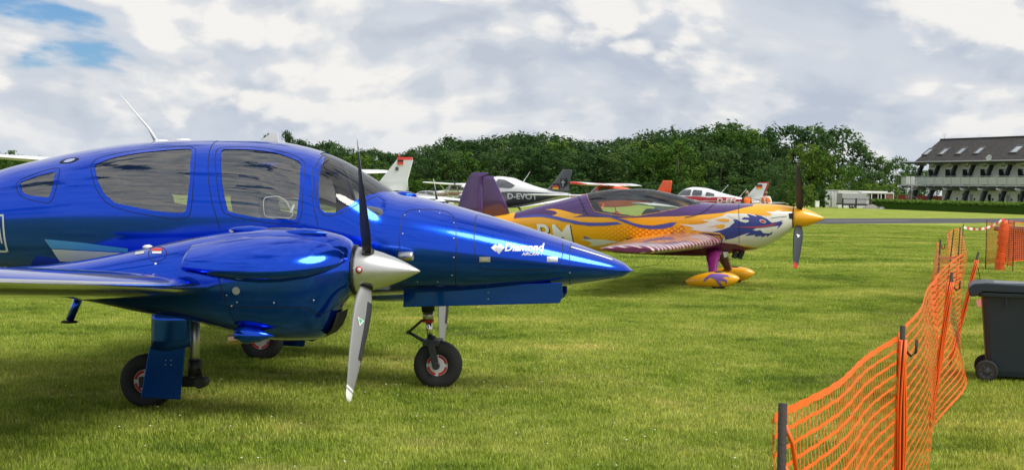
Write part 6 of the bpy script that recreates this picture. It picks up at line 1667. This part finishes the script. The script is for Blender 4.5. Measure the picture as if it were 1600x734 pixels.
person(1196.5, 296.5, 69.5, R(-15), 'man with sunglasses and folded arms in white shirt and open orange vest', mat('white_shirt', (.72,.72,.72), .8), 'dark', True, False, True)

# ================================================================== cars far off, field fence posts
def car(px, py, Y, deg, col, label):
    P = at(px, py, Y); e = empty('parked_car', (P.x, Y, 0), R(deg)); tag(e, label, 'car', 'cars by the wood')
    body = Loft([(-2.1,.75),(-2.0,.88),(-1.2,.95),(1.0,.92),(1.9,.80),(2.1,.6)], [(-2.1,.4),(-1.9,.25),(1.9,.25),(2.1,.4)], [(-2.1,.7),(-1.8,.82),(1.6,.82),(2.1,.65)], 3.5, 4)
    link('body', body.mesh('body', -2.1, 2.1, 30, 28, col), e)
    cab = Loft([(-1.8,.95),(-1.3,1.38),(-.3,1.46),(.4,1.38),(1.1,.95)], [(-1.8,.7),(1.1,.7)], [(-1.8,.62),(-1,.68),(.4,.68),(1.1,.62)], 3, 3)
    link('cabin', cab.mesh('cabin', -1.8, 1.1, 20, 24, col), e)
    side_patch(cab, e, 'window', [(-1.3,1.0),(-1.1,1.3),(-.3,1.37),(-.3,1.0)], PWIN, .01); side_patch(cab, e, 'window', [(-.2,1.0),(-.2,1.37),(.35,1.3),(.8,1.0)], PWIN, .01)
    for x in (-1.3, 1.3):
        for s_ in (-1, 1):
            m_ = MB(); m_.lathe([(-.1,.18),(-.11,.28),(-.08,.31),(.08,.31),(.11,.28),(.1,.18)], Matrix.Translation((x, s_*.74, .31)) @ Matrix.Rotation(R(90),4,'Z'), 18); m_.build('wheel', M_RUB, e)
CSIL = mat('car_silver', (.45,.47,.50), .3, metal=.5, coat=.5); CWH = mat('car_pale_blue', (.35,.42,.52), .3, coat=.6)
car(663, 300, 165, 175, CSIL, 'small silver car parked before the wood, left of the purple fin')
car(716, 300, 168, 178, CWH, 'pale blue car half hidden behind the white wing')
PST = mat('weathered_post', (.22,.20,.17), .9, var=.3)
fn = empty('field_fence', at(560, 300, 158)); fn.location.z = 0; tag(fn, 'low wire fence with thin grey wooden posts along the far edge of the field', 'fence')
p0, p1 = at(560, 300, 158), at(920, 300, 172); p0.z = p1.z = 0; base = Vector(fn.location)
for k in range(26):
    p = p0 + (p1 - p0) * (k / 25) - base; m_ = MB(); m_.tube([(p.x, p.y, 0), (p.x, p.y, 1.25)], .06, 6); m_.build('post', PST, fn)
for z in (.4, .8, 1.15):
    m_ = MB(); m_.tube([p0 - base + Vector((0,0,z)), p1 - base + Vector((0,0,z))], .012, 4); m_.build('wire', PST, fn)

# ================================================================== orange net fences
RUST = mat('rusty_steel', (.035,.028,.025), .8, var=.4, vscale=30, bump=.3, bscale=80)
NET = mat('orange_net_plastic', (.93,.145,.01), .45, var=.12, vscale=5)
NET.node_tree.nodes['Principled BSDF'].inputs['Subsurface Weight'].default_value = 0.0
def net(fence, a, b_, za, zb, h_, cell=(.042,.046), seed=0, bulge=.05, sag=.05, top_band=.024):
    """a span of plastic barrier net from post a to post b: broad horizontal bands and thin uprights"""
    r = random.Random(seed); a, b_ = Vector(a), Vector(b_); d = b_ - a; ln = d.length; n_ = Vector((-d.y, d.x, 0)).normalized()
    nu = max(4, int(ln / cell[0])); nv = int(h_ / cell[1])
    ph = r.uniform(0, 6.28)
    def S(u, v):
        s_ = u / nu; t = v / nv
        z = (za + (zb - za)*s_) - t*h_*(1 - .10*math.sin(math.pi*s_)) - sag*math.sin(math.pi*s_)*(1-t*.3)
        off = bulge*math.sin(math.pi*s_)*math.sin(2.2*t + ph) + .001*math.sin(u*.9 + v*1.3 + ph) + .022*math.sin(s_*6 + ph)*math.sin(math.pi*s_)
        return a + d*s_ + n_*off + Vector((0,0,z + .0012*math.sin(u*1.7+v)))
    V, F = [], []
    for v in range(nv + 1):
        w0 = top_band if v in (0, nv) else .0125
        i0 = len(V)
        for q_ in range(2*nu + 1):
            u = q_/2; p = S(u, v); up = (S(u, v - .1) - S(u, v + .1)).normalized(); w = w0*(1.0 if q_ % 2 == 0 else .8)/2
            V += [p + up*w, p - up*w]
        F += [(i0+2*k, i0+2*k+1, i0+2*k+3, i0+2*k+2) for k in range(2*nu)]
    dn = d.normalized()
    for u in range(nu + 1):
        i0 = len(V)
        for q_ in range(2*nv + 1):
            v = q_/2; p = S(u + .12*math.sin(v*2.1 + u), v); w = (.012 if q_ % 2 == 0 else .0078)/2
            V += [p - dn*w + n_*.0015, p + dn*w + n_*.0015]
        F += [(i0+2*k, i0+2*k+1, i0+2*k+3, i0+2*k+2) for k in range(2*nv)]
    m_ = MB(); m_.add(V, F, 0, True)
    return link('net_panel', m_.mesh('net_panel', NET), fence)
def post(fence, p, top, lean=(0, 0), hook=True, r_=.011, side=1):
    p = Vector(p); m_ = MB(); t = p + Vector((lean[0], lean[1], top))
    m_.tube([p, p + (t-p)*.5 + Vector((.004,.003,0)), t], r_, 8)
    po = m_.build('post', RUST, fence)
    if hook:
        m_ = MB(); q_ = t - Vector((0,0,.02)); m_.tube([q_, q_ + Vector((side*.012,0,-.075)), q_ + Vector((side*.035,0,-.10)), q_ + Vector((side*.055,0,-.085)), q_ + Vector((side*.058,0,-.035))], .006, 6); m_.build('hook', RUST, po)
fence = empty('orange_net_fence', (0, 0, 0)); tag(fence, 'orange plastic net fence on rusty steel rods running back from the lower right', 'fence')
PT = [((.664,3.43,0),1.05,(0,0),False),((1.56,5.6,0),1.05,(-.01,.0),True),((2.86,9.6,0),1.06,(.12,0),True),((4.1,13.2,0),1.07,(.24,0),False),((5.24,17.5,0),1.06,(.04,0),True),((7.3,23.8,0),1.05,(.1,0),False),((8.15,26,0),1.05,(.05,0),False),((9.35,29.6,0),1.05,(.05,0),False)]
for p, tz, ln, hk in PT: post(fence, p, tz, ln, hk)
tops = [Vector(p) + Vector((l[0]*.5, l[1], 0)) for p, t, l, k in PT]
for i in range(len(PT) - 1):
    big = i >= 3
    nn_ = Vector((-(tops[i+1]-tops[i]).y, (tops[i+1]-tops[i]).x, 0)).normalized() * .022
    net(fence, tops[i] + nn_, tops[i+1] + nn_, PT[i][1]-.04, PT[i+1][1]-.02 - (.03 if i == 0 else 0), .98, (.042,.046) if i < 3 else (.055,.05), 11+i, .05 if i < 2 else .16, (.02,.02,.12,.10,.16,.08,.08)[i])
m_ = MB()
for q_ in range(9): m_.tube([tops[0] + Vector((.005,0,1.0-q_*.1)), tops[0] + Vector((.03+.01*math.sin(q_*2), .02, .95-q_*.1)), tops[0] + Vector((.06+.015*math.sin(q_*3), .05, .80-q_*.1))], .006, 5)
m_.build('loose_net_end', NET, fence)
# net gathered and wrapped round the rods
for i in (1, 2, 3):
    m_ = MB(); r_ = random.Random(40 + i); lx = PT[i][2][0]
    for q_ in range(9):
        a = 6.28*q_/9; ph = r_.uniform(0, 6.28)
        m_.tube([Vector(PT[i][0]) + Vector((lx*t/1.05 + .017*math.cos(a + 1.5*t) + .004*math.sin(9*t+ph), .017*math.sin(a + 1.5*t), t)) for t in [.06 + .085*k for k in range(12)]], .0042, 5)
    m_.build('net_wrap', NET, fence)
m_ = MB(); e0 = tops[3] + Vector((.12,0,.92)); m_.tube([e0, e0 + Vector((.30,.6,-.5)), e0 + Vector((.55,1.0,-.92))], .004, 4); m_.build('guy_wire', RUST, fence)
m_ = MB(); p = tops[3] + Vector((.10,-.02,.62)); m_.add([p, p+Vector((.06,0,.02)), p+Vector((.075,0,-.05)), p+Vector((.02,0,-.06))], [(0,1,2,3)]); m_.build('tape_scrap', mat('pink_tape', (.75,.25,.25), .5), fence)
# second fence further back on the right
f2 = empty('orange_net_fence', (10.4, 31.5, 0)); tag(f2, 'short orange net fence beside the far dark bin, at the right edge', 'fence')
Q = [(10.62,31.8),(10.95,31.0),(11.6,33.2),(13.4,33.6),(16.0,33.8)]
o2 = Vector((10.4,31.5,0))
for i, (x, y) in enumerate(Q): post(f2, Vector((x,y,0))-o2, 1.12, (0,0), False)
for i in range(4): net(f2, Vector((*Q[i],0))-o2, Vector((*Q[i+1],0))-o2, 1.08, 1.08, .95 if i != 3 else .7, (.06,.05), 30+i, .1, .06)
ro = MB(); r_ = random.Random(5); V, F = [], []; n = 20
for i in range(24):
    z = 1.12*i/23
    for k in range(n):
        t = 6.283*k/n; rr = (.105 + .008*math.sin(i*2.1) + .012*math.sin(i*.5) + .012*math.sin(k*3+i)) * (1 if i < 22 else .7) * (.85 + .15*i/23); V.append((rr*math.cos(t) + .10*(i/23), rr*math.sin(t), z))
for i in range(23):
    for k in range(n): F.append((i*n+k, i*n+(k+1) % n, (i+1)*n+(k+1) % n, (i+1)*n+k))
F.append([23*n+k for k in range(n)])
ro.add(V, F, 0, True); c = ground_at(1561, 423); ob = ro.build('rolled_net', mat('rolled_net_plastic', (.92,.11,.012), .5, var=.2, vscale=25, bump=.8, bscale=45), None, (c.x, c.y, 0)); tag(ob, 'upright bright orange roll of barrier net in front of the far dark bin', 'net roll')
# barrier tape
RW = mat('red_white_tape', (.8,.8,.8), .4)
nt = RW.node_tree; b = nt.nodes['Principled BSDF']; tc = nt.nodes.new('ShaderNodeTexCoord'); sp = nt.nodes.new('ShaderNodeSeparateXYZ'); nt.links.new(tc.outputs['UV'], sp.inputs[0])
m1 = nt.nodes.new('ShaderNodeMath'); m1.operation = 'FRACT'; nt.links.new(sp.outputs[0], m1.inputs[0]); m2_ = nt.nodes.new('ShaderNodeMath'); m2_.operation = 'GREATER_THAN'; m2_.inputs[1].default_value = .5; nt.links.new(m1.outputs[0], m2_.inputs[0])
mx = nt.nodes.new('ShaderNodeMix'); mx.data_type = 'RGBA'; mx.inputs[6].default_value = (.8,.8,.78,1); mx.inputs[7].default_value = (.7,.05,.02,1); nt.links.new(m2_.outputs[0], mx.inputs[0]); nt.links.new(mx.outputs[2], b.inputs['Base Color'])
a_, b_ = tops[-1] + Vector((.03,0,.98)), Vector((10.80,31.2,1.16)); V, F = [], []
for i in range(31):
    s_ = i/30; p = a_ + (b_ - a_)*s_ - Vector((0,0,.12*math.sin(math.pi*s_))); tw = math.sin(s_*14)*.5; V += [p + Vector((0, math.sin(tw)*.025, math.cos(tw)*.025)), p - Vector((0, math.sin(tw)*.025, math.cos(tw)*.025))]
F = [(2*i, 2*i+1, 2*i+3, 2*i+2) for i in range(30)]
me = mesh_of('barrier_tape', V, F, RW, smooth=True); uv = me.uv_layers.new(name='UVMap')
for p in me.polygons:
    for li in p.loop_indices: vi = me.loops[li].vertex_index; uv.data[li].uv = ((vi//2)/30*14/2, vi % 2)
tag(link('barrier_tape', me), 'red and white barrier tape strung between the two orange net fences', 'tape')

# ================================================================== wheelie bins
BINM = mat('anthracite_plastic', (.014,.027,.044), .42, var=.08, vscale=3, bump=.03, bscale=60)
def wheelie(P, rz, k, label):
    e = empty('wheelie_bin', (P[0], P[1], 0), rz); tag(e, label, 'bin', 'dark wheelie bins')
    # local x: from the wheels (handle side, x = 0) to the front
    secs = [(.05,.09,.60,.21),(.10,.075,.615,.22),(.55,.035,.66,.255),(.78,.015,.685,.27),(.815,.0,.70,.28)]
    V, F = [], []
    def rr(x0, x1, hw, z, c=.05):
        out = []
        for cx, cy, a0 in ((x1-c, hw-c, 0), (x0+c, hw-c, 90), (x0+c, -hw+c, 180), (x1-c, -hw+c, 270)):
            for q_ in range(4): t = R(a0 + q_*30); out.append((cx + c*math.cos(t), cy + c*math.sin(t), z))
        return out
    for z, x0, x1, hw in secs: V += rr(x0, x1, hw, z)
    n = 16
    for i in range(len(secs)-1):
        for j in range(n): F.append((i*n+j, i*n+(j+1) % n, (i+1)*n+(j+1) % n, (i+1)*n+j))
    F += [list(range(n))[::-1], [(len(secs)-1)*n+j for j in range(n)]]
    m_ = MB(); m_.add(V, F, 0, False); m_.build('body', BINM, e, bevel=.006)
    m_ = MB(); V = rr(-.02,.735,.30,.775,.05) + rr(-.025,.74,.305,.815,.05); F = [(j, (j+1) % n, n+(j+1) % n, n+j) for j in range(n)] + [list(range(n))[::-1], list(range(n,2*n))]; m_.add(V, F); m_.build('rim', BINM, e, bevel=.008)
    for x in (.22, .42, .60): m_ = MB(); m_.box((x,-.298,.70), (x+.012,-.262,.775)); m_.build('rib', BINM, e)
    # lid with rounded overhang towards the handle
    pr_ = [(-.10,.80),(-.085,.775),(-.03,.78),(.02,.822),(.745,.820),(.76,.836),(.745,.862),(.40,.895),(.05,.905),(-.06,.893),(-.10,.86)]
    m_ = MB(); m_.prism(pr_, 'y', -.31, .31); m_.build('lid', BINM, e, bevel=.014)
    m_ = MB(); m_.box((.12,-.20,.8955), (.62,.20,.903)); m_.build('lid_panel', mat('pale_lid_grey', (.12,.13,.14), .35, var=.15), e, bevel=.004)  # lighter grey panel on top of the lid
    m_ = MB(); m_.tube([(-.07,-.25,.80),(-.07,.25,.80)], .016, 8); m_.build('handle', BINM, e)
    m_ = MB(); m_.tube([(.075,-.27,.10),(.075,.27,.10)], .012, 8); m_.build('axle', M_STEEL, e)
    for s_ in (-1, 1):
        w = empty('wheel', (.075, s_*.262, .10), 0, e); Mz = Matrix.Rotation(R(90),4,'Z')
        m_ = MB(); m_.lathe([(-.02,.068),(-.024,.09),(-.016,.1),(.016,.1),(.024,.09),(.02,.068)], Mz, 28, cap=False); m_.build('tyre', M_RUB, w)
        m_ = MB(); m_.lathe([(-.012,.001),(-.02,.018),(-.012,.022),(-.012,.058),(-.02,.069),(.02,.069),(.012,.058),(.012,.022),(.02,.018),(.012,.001)], Mz, 24); m_.build('hub', mat('hub_grey', (.06,.065,.07), .5), w)
        for q_ in range(8): t = q_*math.pi/4; m_ = MB(); m_.bar((.02*math.cos(t),-.016,.02*math.sin(t)), (.062*math.cos(t),-.016,.062*math.sin(t)), .006, .008, up=(0,1,0)); m_.build('spoke', BINM, w)
    e.scale = (k, k, k); return e
c = ground_at(1556, 597); wheelie((c.x - .075, c.y + .262), R(-17), .94, 'big anthracite wheelie bin cut by the right edge of the picture')
c = ground_at(1570, 409); wheelie((c.x, c.y + .2), R(8), 1.0, 'distant dark wheelie bin standing behind the orange net roll')
# the bird high in the sky
B = at(880, 190, 120); m_ = MB()
m_.add([(0,.25,0),(-.06,0,.02),(0,-.3,0),(.06,0,.02),(-.6,.05,.16),(-.25,-.1,.1),(.6,.05,.16),(.25,-.1,.1)], [(0,1,2,3),(1,4,5),(3,7,6),(0,4,1),(0,3,6)]); o = m_.build('bird', BLACK, None, B); o.scale = (.5,.5,.5); tag(o, 'tiny dark bird flying high above the wood', 'bird')
